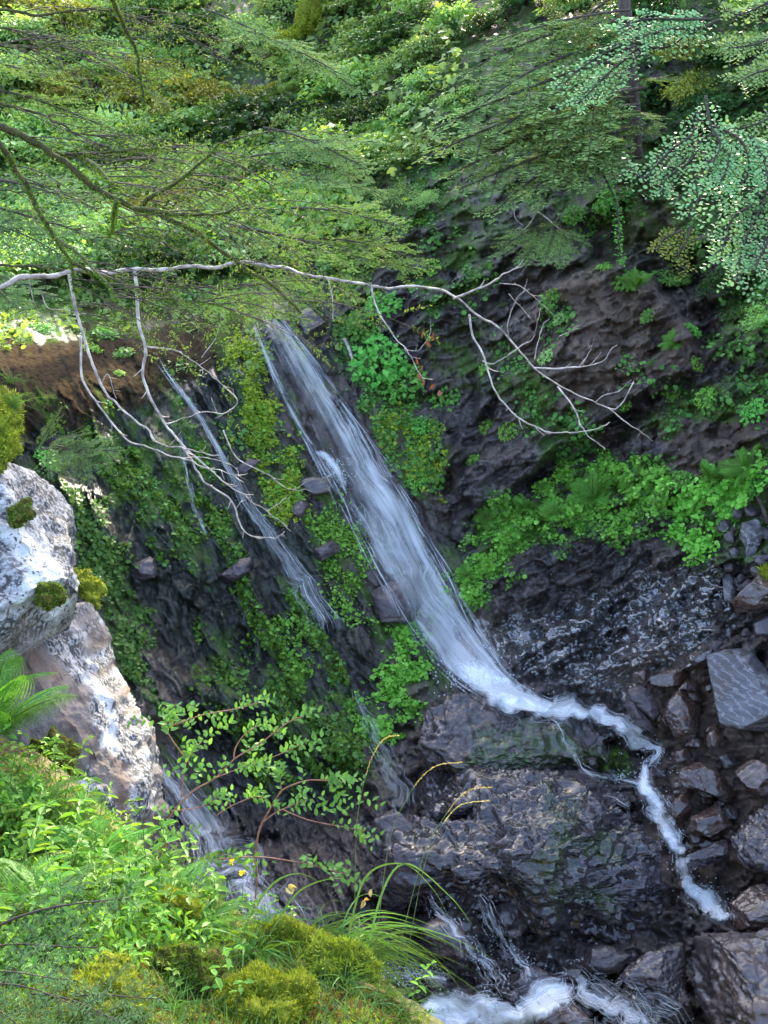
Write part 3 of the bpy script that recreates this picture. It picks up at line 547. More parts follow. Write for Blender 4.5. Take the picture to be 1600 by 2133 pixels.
# ---- lichen boulder, two blocks of one rock
m, nt, N = newmat('lichen_rock')
tc = N('ShaderNodeTexCoord').outputs['Object']
vo = N('ShaderNodeTexVoronoi', i={'Vector': tc, 'Scale': 26., 'Randomness': 1.}); nz = noise(N, tc, 5, 6, .6); nz2 = noise(N, tc, 38, 5, .6)
li = mix(N, ramp(N, nz2, .47, .545), (.03, .03, .032), (.28, .28, .285))
li = mix(N, ramp(N, noise(N, tc, 3.3, 4), .50, .62), li, (.52, .52, .52)); li = mix(N, ramp(N, noise(N, tc, 22, 5, .75), .55, .60), li, (.04, .038, .04))
br = mix(N, ramp(N, nz, .36, .64), (.085, .06, .05), (.20, .17, .155)); br = mix(N, ramp(N, noise(N, tc, 1.8, 3), .5, .68), br, (.15, .085, .055))
c = mix(N, math_(N, 'MULTIPLY', N('ShaderNodeAttribute', attribute_name='a').outputs['Fac'], 1.), br, li)
b = N('ShaderNodeBump', i={'Strength': .6, 'Distance': .03, 'Height': math_(N, 'ADD', nz2, math_(N, 'MULTIPLY', nz, 2.))})
p = N('ShaderNodeBsdfPrincipled', i={'Base Color': c, 'Roughness': .75, 'Normal': b.outputs[0]}); N('ShaderNodeOutputMaterial', i={0: p.outputs[0]})
M['lichen'] = m
lb_root = empty('lichen_boulder', P(120, 1800, 7.2), 'tall boulder spotted with white lichen left of the falls', 'boulder')
LB = np.array(lb_root.location)
upper = [(-260,1000),(-120,940),(20,955),(70,985),(118,1030),(140,1060),(152,1140),(168,1240),(152,1315),(80,1350),(10,1395),(-120,1450),(-260,1400)]
lower = [(-260,1250),(60,1180),(165,1180),(200,1240),(236,1310),(246,1385),(292,1440),(322,1505),(312,1585),(328,1690),(300,1770),(260,1880),(60,1960),(-260,1960)]
V, F, C, px_, py_ = rock_geo(upper, 6.7, .75, tilt=(.25, -.5), sub=7, cuts=5, seed=5, rough=.07, pw=4.5, fine=.012, rug=.05)
link('upper_block', make_mesh('upper_block', V-LB, F, m, {'a': 1-smooth(py_+40*fbm(px_/50, py_/50, o=2), 1330, 1370)*.5}), lb_root)
V, F, C, px_, py_ = rock_geo(lower, 7.25, .7, tilt=(.35, -.25), sub=7, cuts=4, seed=8, rough=.07, pw=4.5, fine=.012, rug=.05)
lich = [(150,1180),(200,1240),(240,1310),(250,1385),(295,1440),(330,1505),(320,1585),(335,1690),(300,1730),(270,1700),(290,1600),(250,1540),(225,1480),(225,1400),(170,1330),(140,1260)]
lich2 = [(140,1630),(190,1600),(245,1690),(235,1760),(170,1730)]
la = np.maximum(pm(lich, 10, 18, 10, px_, py_), pm(lich2, 10, 20, 10, px_, py_))
link('lower_block', make_mesh('lower_block', V-LB, F, m, {'a': la}), lb_root)
# ------------------------------------------------------------------ moss cushions: a lump and its short tufts
def moss(label, poly, d, thick, tone='moss_y', n=2600, ln=.022, base='moss_base', name='moss_cushion', tilt=(0, -.5), group=None):
    V, F, C, _, _ = rock_geo(poly, d, thick, tilt=tilt, sub=5, cuts=0, seed=int(poly[0][0]) % 97, rough=.42, pw=2.0, fine=.09)
    r = empty(name, np.array([C[0], C[1], V[:, 2].min()]), label, 'moss', group); L = np.array(r.location)
    link('moss_body', make_mesh('moss_body', V-L, F, M[base]), r)
    k = rng.integers(0, len(F), n); w = rng.dirichlet((1, 1, 1), n); pp = (V[F[k]]*w[..., None]).sum(1); fn = nrm(np.cross(V[F[k, 1]]-V[F[k, 0]], V[F[k, 2]]-V[F[k, 0]]))
    mb = MB(); leaves(mb, pp-fn*.003, nrm(fn+rdir(n)*1.1+np.array([0, 0, .3])), rdir(n), ln*rng.uniform(.5, 1.8, n), w=.26, shape='blade'); link('moss_tufts', mb.mesh('moss_tufts', M[tone], L), r)
    return r
moss('bright yellow moss cushion on top of the lichen boulder', [(-80,830),(-10,826),(40,845),(55,900),(40,950),(0,985),(-80,990)], 6.6, .2, n=5000, ln=.02)
moss('dark moss cushion on the face of the lichen boulder', [(78,1230),(104,1212),(130,1222),(132,1252),(104,1266),(80,1258)], 6.08, .05, 'moss_g', 1800, .014, 'moss_dark')
moss('olive moss cushion on the right shoulder of the lichen boulder', [(155,1192),(180,1188),(204,1228),(208,1270),(190,1262),(164,1228)], 6.7, .07, 'moss_y', 2000, .014)
moss('thin dark moss smear on the lichen boulder near its top', [(20,1060),(60,1040),(66,1070),(40,1100),(24,1090)], 6.2, .06, 'moss_g', 900, .014, 'moss_dark')
moss('moss cushion under the fern fronds on the boulder foot', [(70,1560),(110,1520),(146,1560),(140,1640),(90,1660)], 6.4, .15, 'moss_g', 2200, .018, 'moss_dark')
moss('large yellow green moss hummock in the bottom foreground', [(470,2080),(520,2040),(575,2015),(640,2040),(655,2085),(620,2140),(540,2160),(480,2130)], 4.1, .12, n=12000, ln=.016)
moss('flat golden moss pad behind the large hummock', [(520,1950),(580,1920),(660,1945),(690,1985),(640,2010),(560,1990)], 4.65, .10, n=7000, ln=.016)
moss('golden moss pad between the hummock and the sedge', [(640,1985),(700,1965),(770,1985),(790,2030),(720,2050),(660,2035)], 4.45, .10, n=7000, ln=.016)
moss('brownish moss lump left of the large hummock', [(330,2000),(380,1975),(440,2000),(445,2060),(390,2085),(335,2060)], 4.25, .15, 'moss_g', 5000, .016, 'moss_dark')
moss('yellow moss pad under the bottom left fir sprig', [(150,2050),(230,2020),(300,2050),(310,2110),(220,2150),(150,2120)], 3.95, .13, n=5000, ln=.016)
moss('moss lump beside the broad leaf rosette in the foreground', [(330,1880),(380,1850),(420,1890),(400,1950),(340,1950)], 4.7, .12, 'moss_y', 3500, .016)
moss('sunlit yellow moss on the fallen trunk at the top', [(560,100),(600,60),(632,20),(662,0),(640,60),(620,100),(590,118)], 23., .2, 'moss_y', 2500, .06)
moss('bright moss on the leaning tan slab', [(1588,1185),(1620,1172),(1660,1200),(1640,1238),(1592,1236)], 11.6, .12, 'moss_y', 1500, .04)
# ------------------------------------------------------------------ water
def water_mat(name, lo, hi, su, sv, amax, white=.8, soft=.5, rough=.25, ew=.34, eo=-.24):
    m, nt, N = newmat(name)
    uv = N('ShaderNodeTexCoord').outputs['UV']; v = N('ShaderNodeMapping', i={0: uv, 3: (su, sv, 1)}).outputs[0]
    n1 = noise(N, v, 1., 5, .6, .25); v2 = N('ShaderNodeMapping', i={0: uv, 3: (su*.25, sv*.9, 1)}).outputs[0]; n2 = noise(N, v2, 1., 3, .5, .4)
    at = N('ShaderNodeAttribute', attribute_name='a').outputs['Fac']
    v3 = N('ShaderNodeMapping', i={0: uv, 3: (5.5, 2.2, 1)}).outputs[0]; n3 = noise(N, v3, 1., 5, .65, .5); f = math_(N, 'ADD', math_(N, 'MULTIPLY', n1, .42), math_(N, 'ADD', math_(N, 'MULTIPLY', n2, .28), math_(N, 'MULTIPLY', n3, .30))); f = math_(N, 'ADD', f, math_(N, 'MULTIPLY_ADD', at, ew, eo))
    al = math_(N, 'MULTIPLY', ramp(N, f, lo, hi), amax); al = math_(N, 'MULTIPLY', al, N('ShaderNodeMapRange', i={0: at, 1: 0., 2: .25, 3: 0., 4: 1.}).outputs[0])
    b = N('ShaderNodeBump', i={'Strength': .5, 'Distance': .04, 'Height': n1})
    p = N('ShaderNodeBsdfPrincipled', i={'Base Color': (white*.93, white*.97, white, 1), 'Roughness': rough, 'Normal': b.outputs[0]})
    t = N('ShaderNodeBsdfTranslucent', i={0: (white*.93, white*.97, white, 1)}); s = N('ShaderNodeMixShader', i={0: .3, 1: p.outputs[0], 2: t.outputs[0]})
    o = N('ShaderNodeMixShader', i={0: al, 1: N('ShaderNodeBsdfTransparent').outputs[0], 2: s.outputs[0]}); N('ShaderNodeOutputMaterial', i={0: o.outputs[0]}); return m
M['veil'] = water_mat('falling_water', .41, .63, 18, .6, .85)
M['veil_soft'] = water_mat('thin_falling_water', .40, .8, 20, .8, .4)
M['veil_mist'] = water_mat('soft_falling_water', .25, .75, 8, .3, .5)
M['foam'] = water_mat('white_water', .38, .60, 20, 1.5, 1., .97, ew=.6, eo=-.24)
M['foam_thin'] = water_mat('broken_water', .44, .66, 22, 1.6, .92, .92, ew=.5, eo=-.33)
m, nt, N = newmat('water_strand')
at = N('ShaderNodeAttribute', attribute_name='a').outputs['Fac']
p = N('ShaderNodeBsdfPrincipled', i={'Base Color': (.78, .82, .86, 1), 'Roughness': .2}); t = N('ShaderNodeBsdfTranslucent', i={0: (.78, .82, .86, 1)})
s = N('ShaderNodeMixShader', i={0: .35, 1: p.outputs[0], 2: t.outputs[0]})
o = N('ShaderNodeMixShader', i={0: math_(N, 'MULTIPLY', at, .8), 1: N('ShaderNodeBsdfTransparent').outputs[0], 2: s.outputs[0]}); N('ShaderNodeOutputMaterial', i={0: o.outputs[0]})
M['strand'] = m
DB0 = blur(D1, 4); DB = DB0.copy()
for V in RK:                                  # the water runs over the rocks too
    d_ = V@Fv; qx = 800+(V@Rv)/d_*HW/TV; qy = HW-(V@Uv)/d_*HW/TV; jx = np.rint(np.interp(qx, gx, np.arange(nx))).astype(int); jy = np.rint(np.interp(qy, gy, np.arange(ny))).astype(int)
    for ax_ in range(-2, 3):
        for ay_ in range(-2, 3): np.minimum.at(DB, ((jy+ay_).clip(0, ny-1), (jx+ax_).clip(0, nx-1)), d_)
DB = blur(DB, 2); DBs = blur(DB, 8)
def lr(L, Rt, n): return resample(L, n), resample(Rt, n)
def sheet(name, L, Rt, mat, parent=None, off=.06, bulge=.05, n=160, mcols=26, lump_amp=.0, Dg=None, edge=.22, fade=(.05, .05), gain=None):
    Lp, Rp = lr(L, Rt, n); s = np.linspace(0, 1, mcols)[None, :, None]; XY = Lp[:, None]*(1-s)+Rp[:, None]*s
    X, Y = XY[..., 0], XY[..., 1]; sv = np.linspace(0, 1, mcols)[None]; prof = 1-(2*sv-1)**2
    D = grid_sample(DB if Dg is None else Dg, X, Y)-off-bulge*prof-lump_amp*np.abs(fbm(X/15, Y/15, o=3, s=77))
    Vv = P(X, Y, D); w = np.linalg.norm(Vv[:, 1:]-Vv[:, :-1], axis=-1); U = np.concatenate([np.zeros((n, 1)), np.cumsum(w, 1)], 1)
    U = U-U.mean(1, keepdims=True); vv = np.concatenate([[0], np.cumsum(np.linalg.norm(np.diff(Vv[:, mcols//2], axis=0), axis=1))])[:, None]+U*0
    t = np.linspace(0, 1, n)[:, None]; a = np.clip(np.minimum(sv, 1-sv)/edge, 0, 1)*smooth(t, 0, fade[0]+1e-6)*(1-smooth(t, 1-fade[1], 1.0001))
    if gain is not None: a = a*gain(sv+0*t, t+0*sv)
    i = (np.arange(n-1)[:, None]*mcols+np.arange(mcols-1)[None]).ravel(); F = np.stack([i, i+mcols, i+mcols+1, i+1], -1)
    V = Vv.reshape(-1, 3); base = np.array(parent.location) if parent else V[V[:, 2].argmin()]
    me = make_mesh(name, V-base, F, M[mat], {'a': a.ravel()}, np.stack([U, vv+0*U], -1).reshape(-1, 2))
    return link(name, me, parent, (0, 0, 0) if parent else base)
def strands(name, L, Rt, n, mat, parent, off=(.03, .12), w=(.003, .012), ln=(.08, .4), dens=None, a=(.3, 1.), jit=4):
    N0 = 220; Lp, Rp = lr(L, Rt, N0); mb = MB()
    for _ in range(n):
        s = rng.uniform(0, 1); t0 = rng.uniform(0, .96)
        if dens is not None and rng.uniform() > dens(s, t0): continue
        t1 = min(t0+rng.uniform(*ln), 1.); k = max(5, int((t1-t0)*40)); u = np.clip(np.linspace(t0, t1, k), 0, 1)*(N0-1)
        s_ = s+np.linspace(0, rng.normal(0, .05), k); i = u.astype(int).clip(0, N0-2); f = (u-i)[:, None]
        xy = (Lp[i]*(1-f)+Lp[i+1]*f)*(1-s_[:, None])+(Rp[i]*(1-f)+Rp[i+1]*f)*s_[:, None]; xy = xy+rng.normal(0, jit, 2)*.3
        pt = P(xy[:, 0], xy[:, 1], grid_sample(DBs, xy[:, 0], xy[:, 1])-rng.uniform(*off)); tt = np.linspace(0, 1, k)
        ww = rng.uniform(*w)*np.sin(np.pi*np.clip(tt, .03, .97))**.6; sd_ = nrm(np.cross(np.gradient(pt, axis=0), pt)); ce = nrm(-pt)*ww[:, None]*.5
        V = np.concatenate([pt-sd_*ww[:, None], pt+ce, pt+sd_*ww[:, None]]); j = np.arange(k-1)
        av = rng.uniform(*a)*np.sin(np.pi*tt)**.5
        mb.add(V, np.concatenate([np.stack([j, j+1, k+j+1, k+j], -1), np.stack([k+j, k+j+1, 2*k+j+1, 2*k+j], -1)]), np.concatenate([av*.2, av, av*.2]))
    return link(name, mb.mesh(name, M[mat], np.array(parent.location)), parent)
def drops(name, cx, cy, rad, n, parent, sz=(.004, .012), up=.3):
    xy = rng.normal(0, 1, (n, 2))*np.array(rad)+np.array([cx, cy]); pt = surf(xy[:, 0], xy[:, 1], .05)+np.abs(rng.normal(0, 1, (n, 1)))*np.array([0, -.08, .12])*up
    S, F = ico(1); s = rng.uniform(*sz, n); mb = MB(); V = (pt[:, None]+S[None]*s[:, None, None]).reshape(-1, 3); mb.add(V, (np.arange(n)[:, None, None]*len(S)+F[None]).reshape(-1, 3), .8)
    return link(name, mb.mesh(name, M['strand'], np.array(parent.location)), parent)
mw = empty('waterfall', P(1040, 1450, 13.2), 'main white waterfall sliding down the dark rock', 'waterfall')
ML = [(518,655),(540,715),(570,790),(602,865),(640,935),(682,1010),(722,1085),(760,1160),(798,1230),(836,1295),(874,1350),(915,1395),(960,1432),(1010,1462)]
MR = [(562,640),(600,678),(645,735),(692,800),(742,870),(794,955),(852,1040),(895,1120),(940,1200),(982,1280),(1022,1340),(1062,1400),(1110,1440),(1150,1460)][:]
gapf = lambda s, t: 1-.85*np.exp(-((s-.30)/.2)**2)*(1-smooth(t, .34, .55))-.35*np.exp(-((s-.12)/.16)**2)*smooth(t, .55, .7)
sheet('water_sheet', ML, MR, 'veil', mw, off=.08, n=220, mcols=60, edge=.2, gain=lambda s, t: gapf(s, t)*(.55+.35*smooth(s, .45, .8)*(1-smooth(t, .5, .7))+.12*smooth(t, .25, .5)+.45*smooth(t, .72, .95)))
strands('water_strands', ML, MR, 1900, 'strand', mw, dens=lambda s, t: gapf(s, t)*(.4+.6*s)*smooth(float(fbm(np.array([s*9.]), np.array([t*1.5]), o=2, s=66)[0]), -.35, .3), ln=(.03, .16), w=(.002, .010), a=(.1, .8))
sheet('water_mist', ML, MR, 'veil_mist', mw, off=.13, n=200, mcols=40, edge=.45, gain=lambda s, t: gapf(s, t)*(.55+.45*smooth(t, .3, .9)))
SL = [(516,655),(526,700),(548,760),(580,830),(610,890),(640,930)]; SR = [(530,652),(546,700),(575,760),(606,830),(640,890),(672,935)]
sheet('side_sheet', SL, SR, 'veil', mw, off=.07, n=100, mcols=20, edge=.5, gain=lambda s, t: .75+0*s)
sheet('ledge_foam', [(630,930),(660,960),(680,985),(700,1030),(712,1070)], [(700,925),(715,958),(728,980),(742,1020),(755,1070)], 'foam_thin', mw, off=.10, n=60, mcols=24, lump_amp=.06, fade=(.15, .5), edge=.5)
sheet('foot_foam', [(905,1385),(960,1425),(1010,1452),(1060,1478),(1130,1490)], [(985,1330),(1030,1385),(1065,1412),(1110,1440),(1160,1462)], 'foam', mw, off=.14, n=80, mcols=30, lump_amp=.1, fade=(.4, .02), edge=.4)
drops('spray', 985, 1405, (45, 25), 260, mw); drops('spray', 700, 985, (22, 18), 120, mw)
def band(c, w):
    n_ = len(c)*7; w = np.interp(np.linspace(0, 1, n_), np.linspace(0, 1, len(c)), np.broadcast_to(np.asarray(w, float), (len(c),))); c = resample(c, n_); k_ = c[0, 0]
    w = w*(1+.7*fbm(c[:, 0]/26+k_, c[:, 1]/26, o=3, s=70)); c = c+np.stack([fbm(c[:, 0]/35, c[:, 1]/35+k_, o=3, s=71), fbm(c[:, 0]/35+9, c[:, 1]/35, o=3, s=72)], 1)*w[:, None]*.22
    t = nrm(np.gradient(c, axis=0)); nrm_ = np.stack([t[:, 1], -t[:, 0]], 1); w = np.broadcast_to(np.asarray(w, float), (len(c),))[:, None]
    return (c-nrm_*w/2)[:, :], (c+nrm_*w/2)[:, :]
def rapid(label, c, w, mats=('foam',), off=.2, name='rapid', lump=.03, strand=60, cols=26, **k):
    off = min(off, .1); w = np.asarray(w, float)*(1.2 if mats[0].startswith('foam') else 1.)
    k.setdefault('fade', (.06, .06)); k.setdefault('edge', .65); k.setdefault('bulge', .02)
    e = c[-1]; r = empty(name, surf(*[np.array(v, float) for v in e]), label, 'rapid' if name == 'rapid' else 'waterfall'); L, Rt = band(c, w)
    for m_ in mats: sheet('water_sheet', L, Rt, m_, r, off=off, n=max(90, len(c)*22), mcols=cols, lump_amp=lump, **k); off += .03
    if mats[0] == 'foam': Lw, Rw = band(c, w*2.1); sheet('water_film', Lw, Rw, 'foam_thin', r, off=.05, n=max(90, len(c)*22), mcols=cols, lump_amp=.01, fade=(.1, .1), edge=.8, bulge=.01)
    if strand: strands('water_strands', L, Rt, int(strand*(1.6 if mats[0].startswith('foam') else 1.4)), 'strand', r, off=(off+.02, off+.06), w=(.0012, .005), a=(.1, .75), ln=(.05, .22), jit=6)
    if mats[0].startswith('foam'):
        for f_ in (.25, .6, .9): q_ = c[int((len(c)-1)*f_)]; drops('spray', q_[0], q_[1], (float(w.mean())*.5, float(w.mean())*.4), 50, r, (.003, .009))
    return r
rapid('bright white rapid curling away from the foot of the falls', [(1000,1440),(1060,1452),(1130,1474),(1200,1480),(1260,1496),(1310,1522),(1350,1545),(1372,1562),(1366,1584),(1350,1606)], [40,58,50,46,52,54,46,36,24,22], ('foam', 'foam_thin'), off=.42, strand=110)
rapid('narrow white rapid dropping between big boulder and brown rocks', [(1352,1590),(1342,1612),(1346,1640),(1368,1678),(1386,1716),(1404,1752),(1422,1790)], [20,34,46,42,34,32,40], ('foam',), off=.40, strand=90)
rapid('short white chute right of the big speckled boulder', [(1424,1786),(1424,1820),(1440,1852),(1466,1876),(1496,1894),(1512,1924)], [40,26,32,44,52,30], ('foam',), off=.48, strand=90)
rapid('thin side trickle splitting left off the bright rapid', [(1120,1478),(1150,1500),(1168,1520),(1176,1545)], [10,14,10,8], ('foam_thin',), strand=30)
rapid('thin side trickle splitting right off the narrow white rapid', [(1374,1690),(1398,1712),(1412,1740),(1420,1770)], [8,12,12,8], ('foam_thin',), strand=30)
rapid('thin trickle crossing the nubbly mound', [(1165,1532),(1188,1556),(1206,1588),(1232,1612),(1290,1622),(1340,1636)], [8,12,16,22,18,14], ('foam_thin',), off=.45, strand=40)
rapid('thin white thread on the left shoulder of the big boulder', [(1254,1656),(1284,1664),(1312,1682)], [6,14,8], ('foam_thin',), off=.55, strand=20)
rapid('left trickle running down toward the foaming pool', [(886,1862),(912,1900),(960,1950),(1000,2000),(1040,2050)], [14,26,36,40,30], ('foam_thin',), off=.3, strand=90)
rapid('right trickle running down toward the foaming pool', [(996,1860),(1020,1910),(1050,1960),(1090,2010),(1110,2040)], [14,24,30,36,30], ('foam_thin',), off=.35, strand=90)
rapid('wide foaming rush across the bottom of the stream', [(1180,2004),(1204,2040),(1240,2075),(1290,2110),(1350,2150),(1400,2200)], [36,70,100,120,120,130], ('foam_thin', 'foam_thin', 'foam_thin'), off=.3, strand=200)
rapid('foaming water sliding left to right under the sedge', [(790,2034),(850,2032),(900,2036),(940,2040)], [20,36,34,16], ('foam_thin',), off=.25, strand=60)
rapid('broad white foam at the very bottom of the stream', [(860,2084),(940,2110),(1020,2120),(1110,2100),(1200,2050)], [40,90,110,90,60], ('foam_thin', 'foam'), off=.25, strand=150)
rapid('thin ribbon of water beside the wet left face of the falls', [(738,1430),(762,1490),(786,1540),(806,1590),(836,1630),(850,1680)], [16,26,34,40,44,40], ('veil_soft',), off=.12, strand=110, name='waterfall', lump=0)
rapid('long thin trickle left of the main fall', [(326,738),(360,792),(408,856),(444,918),(480,980),(512,1040),(560,1110),(600,1170),(640,1232),(690,1320)], [8,10,8,9,16,26,40,60,80,90], ('veil_soft', 'veil_soft'), off=.1, strand=150, name='waterfall', lump=0)
rapid('hair thin trickle on the dark left face', [(372,900),(392,1000),(408,1060),(432,1112)], [6,7,9,10], ('veil_soft',), off=.08, strand=60, name='waterfall', lump=0)
rapid('misty blue white cascade behind the foreground leaves', [(330,1560),(365,1630),(410,1710),(455,1780),(510,1850),(570,1930)], [36,70,100,120,140,150], ('veil_soft', 'veil'), off=.2, strand=300, name='waterfall', lump=0)
# ------------------------------------------------------------------ bare pale branch across the picture
def pxpath(pts, n, f): q = resample(np.asarray(pts, float), n); return P(q[:, 0], q[:, 1], f(q[:, 0], q[:, 1]))
bd = lambda x, y: 6.6+x/1000*.9+.15*np.sin(x/170)+(y-600)/1000*.8
br = empty('bare_branch', P(-60, 615, 6.55), 'long leafless pale branch hanging across the front of the falls', 'branch')
BL = np.array(br.location)
mb = MB(); tube(mb, (lambda T: T+np.stack([fbm(T[:, 0]*7, T[:, 0]*0+1, o=3, s=s_)*.018 for s_ in (3, 4, 5)], 1))(pxpath([(-90,618),(0,597),(60,578),(160,566),(300,562),(450,553),(540,551),(620,568),(700,585),(800,596),(900,602),(945,622),(1000,660),(1060,705),(1115,762),(1165,804),(1224,832),(1267,849),(1290,845),(1320,797)], 120, bd)), .0152, .0035, 8, .2); link('main_stem', mb.mesh('main_stem', M['pale_bark'], BL), br)
subs = [([(144,572),(150,605),(161,656),(184,731),(210,802),(244,844),(300,889),(322,915),(360,930),(412,941),(457,952)],11),([(168,700),(169,724),(172,787),(202,840),(244,892),(270,919),(319,934),(356,949),(412,967),(495,988)],8),
 ([(280,563),(285,600),(289,675),(304,727),(298,780),(319,840),(349,889),(364,907),(394,952),(420,997),(442,1012),(480,1039),(499,1087),(525,1114),(596,1119)],12),([(364,907),(390,937),(431,971),(465,1001),(506,1031),(555,1065),(600,1097)],7),
 ([(306,722),(367,731),(397,750),(431,772),(461,799),(487,814)],6),([(465,804),(495,836),(469,859),(416,859),(352,885)],5),([(465,896),(487,945),(514,967),(555,986),(600,1016),(650,1022)],5),([(394,952),(440,955),(490,975),(500,990)],4),
 ([(945,622),(1000,600),(1050,572),(1088,550)],9),([(1114,766),(1160,768),(1206,764),(1250,753),(1285,716)],7),([(978,655),(985,700),(1005,736),(1031,814),(1066,858),(1106,884),(1162,902),(1217,897),(1272,882)],8),
 ([(1162,805),(1185,835),(1202,862),(1217,897),(1259,939)],7),([(1267,849),(1300,875),(1355,912)],5),([(1240,838),(1260,822),(1290,815),(1310,790)],4),([(1114,748),(1123,700),(1140,661)],4),([(1057,740),(1085,720),(1110,700),(1125,640)],4),
 ([(1005,752),(1027,757),(1066,735)],4),([(772,589),(783,637),(807,681),(846,729),(872,773),(886,795)],6),([(846,729),(875,729),(899,686)],4),([(684,581),(693,624),(697,668)],5),([(1060,612),(1085,640),(1110,660)],3),([(1040,590),(1090,600),(1150,655)],3),([(1060,705),(1058,670),(1080,620),(1100,600)],4),
 ([(420,745),(450,700),(462,650)],3),([(210,802),(225,780),(240,835)],3),([(499,1087),(490,1060),(505,1040)],3),([(555,1065),(580,1050),(600,1030)],3),([(1165,700),(1190,690),(1205,675)],3),([(60,578),(75,640),(120,690)],4),([(1206,764),(1225,740),(1235,722)],3),([(85,605),(100,640),(140,645),(160,660)],4)]
for pts, w in subs:
    mb = MB(); q = np.asarray(pts, float); dd = float(bd(*q[0]))+.0
    zz = rng.uniform(-.25, .1)
    n_ = max(12, len(pts)*8); pth = resample(q, n_); pth = pth+np.stack([fbm(pth[:, 0]/22, pth[:, 1]/22, o=2, s=5), fbm(pth[:, 0]/22, pth[:, 1]/22, o=2, s=6)], 1)*6*np.linspace(0, 1, n_)[:, None]
    t_ = np.linspace(0, 1, n_); dl = bd(pth[:, 0], pth[:, 1]) if False else bd(np.full(n_, q[0, 0]), np.full(n_, q[0, 1]))+zz*t_
    if w <= 5: dl = bd(pth[:, 0], pth[:, 1])+zz*t_*.3
    r_ = w*.33/ppm(6.9); T3 = P(pth[:, 0], pth[:, 1], dl); tube(mb, T3, r_*1.05, r_*.32, 6, .1)
    for _ in range(int(len(pts)*.8)):            # little spurs
        k = rng.integers(n_//4, n_-1); d_ = nrm(T3[min(k+1, n_-1)]-T3[k-1]); v = nrm(d_+rdir(1)[0]*.9); l = rng.uniform(.02, .10)
        sp = T3[k]+v*np.linspace(0, l, 5)[:, None]+np.array([0, 0, .2])*(np.linspace(0, 1, 5)**2*l)[:, None]; tube(mb, sp, r_*.4, r_*.15, 4)
    link('twig', mb.mesh('twig', M['pale_bark'], BL), br)
mb = MB(); q = np.array([(885,688),(895,700),(902,690),(888,710),(875,775),(885,790),(880,760),(905,800),(915,812),(870,745)], float); pp = P(q[:, 0], q[:, 1], bd(q[:, 0], q[:, 1])-.03)
leaves(mb, pp, nrm(rdir(10)+[0, 0, -1.2]), rdir(10), rng.uniform(.035, .06, 10), w=.6, fold=.2); link('withered_leaves', mb.mesh('withered_leaves', M['red_leaf'], BL), br)
# ------------------------------------------------------------------ plant prototypes (local space, +Z up)
def shrub_mesh(k, rad, n, leaf, shape='lobed', flat=.75):
    r = np.random.default_rng(k+40); mb = MB(); st = MB(); tips = []
    for _ in range(26):                                     # arching shoots, each carrying layered leaf sprays
        a = r.uniform(0, 2*math.pi); el = r.uniform(.15, 1.25); L = rad*r.uniform(.75, 1.2)
        e = np.array([math.cos(a)*math.cos(el), math.sin(a)*math.cos(el), math.sin(el)*flat])*L; t = np.linspace(0, 1, 7)[:, None]
        p = e*t+np.array([0, 0, 1])*(t-t*t)*L*.5+np.array([0, 0, .1*rad]); tube(st, p, .011*rad/.7, .004*rad/.7, 4); tips.append(p)
    tips = np.array(tips)
    i = r.integers(0, len(tips), n); t = 1-np.abs(r.normal(0, .33, n)).clip(0, .8); f = t*6; j = f.astype(int).clip(0, 5); fr = (f-j)[:, None]
    c = tips[i, j]*(1-fr)+tips[i, j+1]*fr; off = r.normal(0, 1, (n, 3))*np.array([.17, .17, .055])*rad; c = c+off
    ax = nrm(c*[1, 1, 0]+r.normal(0, .35, (n, 3))*rad+np.array([0, 0, -.18*rad])); nn = nrm(np.array([0, 0, 1.])+r.normal(0, .38, (n, 3)))
    leaves(mb, c, ax, nn, leaf*r.uniform(.55, 1.25, n), w=.75, fold=.12, a=r.uniform(0, 1, n), curl=.12, shape=shape); return mb, st
def proto(name, label, cat, parts, group=None):
    o = empty(name, (0, 0, 0), label, cat, group)
    for pn, mb, mt in parts: link(pn, mb.mesh(pn, M[mt]), o)
    return o
P_ = {}
for k, (mt, leaf, sh) in enumerate([('shrub', .085, 'lobed'), ('shrub', .10, 'leaf'), ('shrub_pale', .085, 'leaf'), ('shrub_gold', .08, 'leaf'), ('shrub_dark', .09, 'lobed'), ('shrub_pale', .07, 'lobed')]):
    a, b_ = shrub_mesh(k, .8, 1500, leaf, sh); P_['shrub%d' % k] = proto('shrub', '', 'shrub', [('foliage', a, mt), ('stems', b_, 'bark')])
def clump_mesh(k, n, rad, leaf, shape, drop=.25):
    r = np.random.default_rng(k+70); mb = MB(); st = MB()
    a = r.uniform(0, 2*math.pi, n); el = np.arcsin(r.uniform(.05, 1, n)); L = rad*r.uniform(.5, 1., n)
    e = np.stack([np.cos(a)*np.cos(el), np.sin(a)*np.cos(el), np.sin(el)*.7], 1)*L[:, None]
    for q in e[::3]: t = np.linspace(0, 1, 5)[:, None]; tube(st, q*t+np.array([0, 0, 1])*(t-t*t)*rad*.3, rad*.012, rad*.006, 4)
    ax = nrm(e*[1, 1, .2]+r.normal(0, .25*rad, (n, 3))+[0, 0, -drop*rad]); leaves(mb, e, ax, nrm(e/rad*.6+[0, 0, 1]+r.normal(0, .35, (n, 3))), leaf*r.uniform(.6, 1.2, n), w=.8, fold=.12, curl=.15, shape=shape, a=r.uniform(0, 1, n)); return mb, st
for k, (n, leaf, sh, mt) in enumerate([(170, .085, 'lobed', 'plant'), (120, .12, 'leaf', 'plant'), (150, .07, 'lobed', 'clover'), (90, .12, 'lobed', 'shrub_pale')]):
    a, b_ = clump_mesh(k, n, .34, leaf, sh); P_['clump%d' % k] = proto('cliff_plant', '', 'plant', [('leaves', a, mt), ('stalks', b_, 'green_stem')])
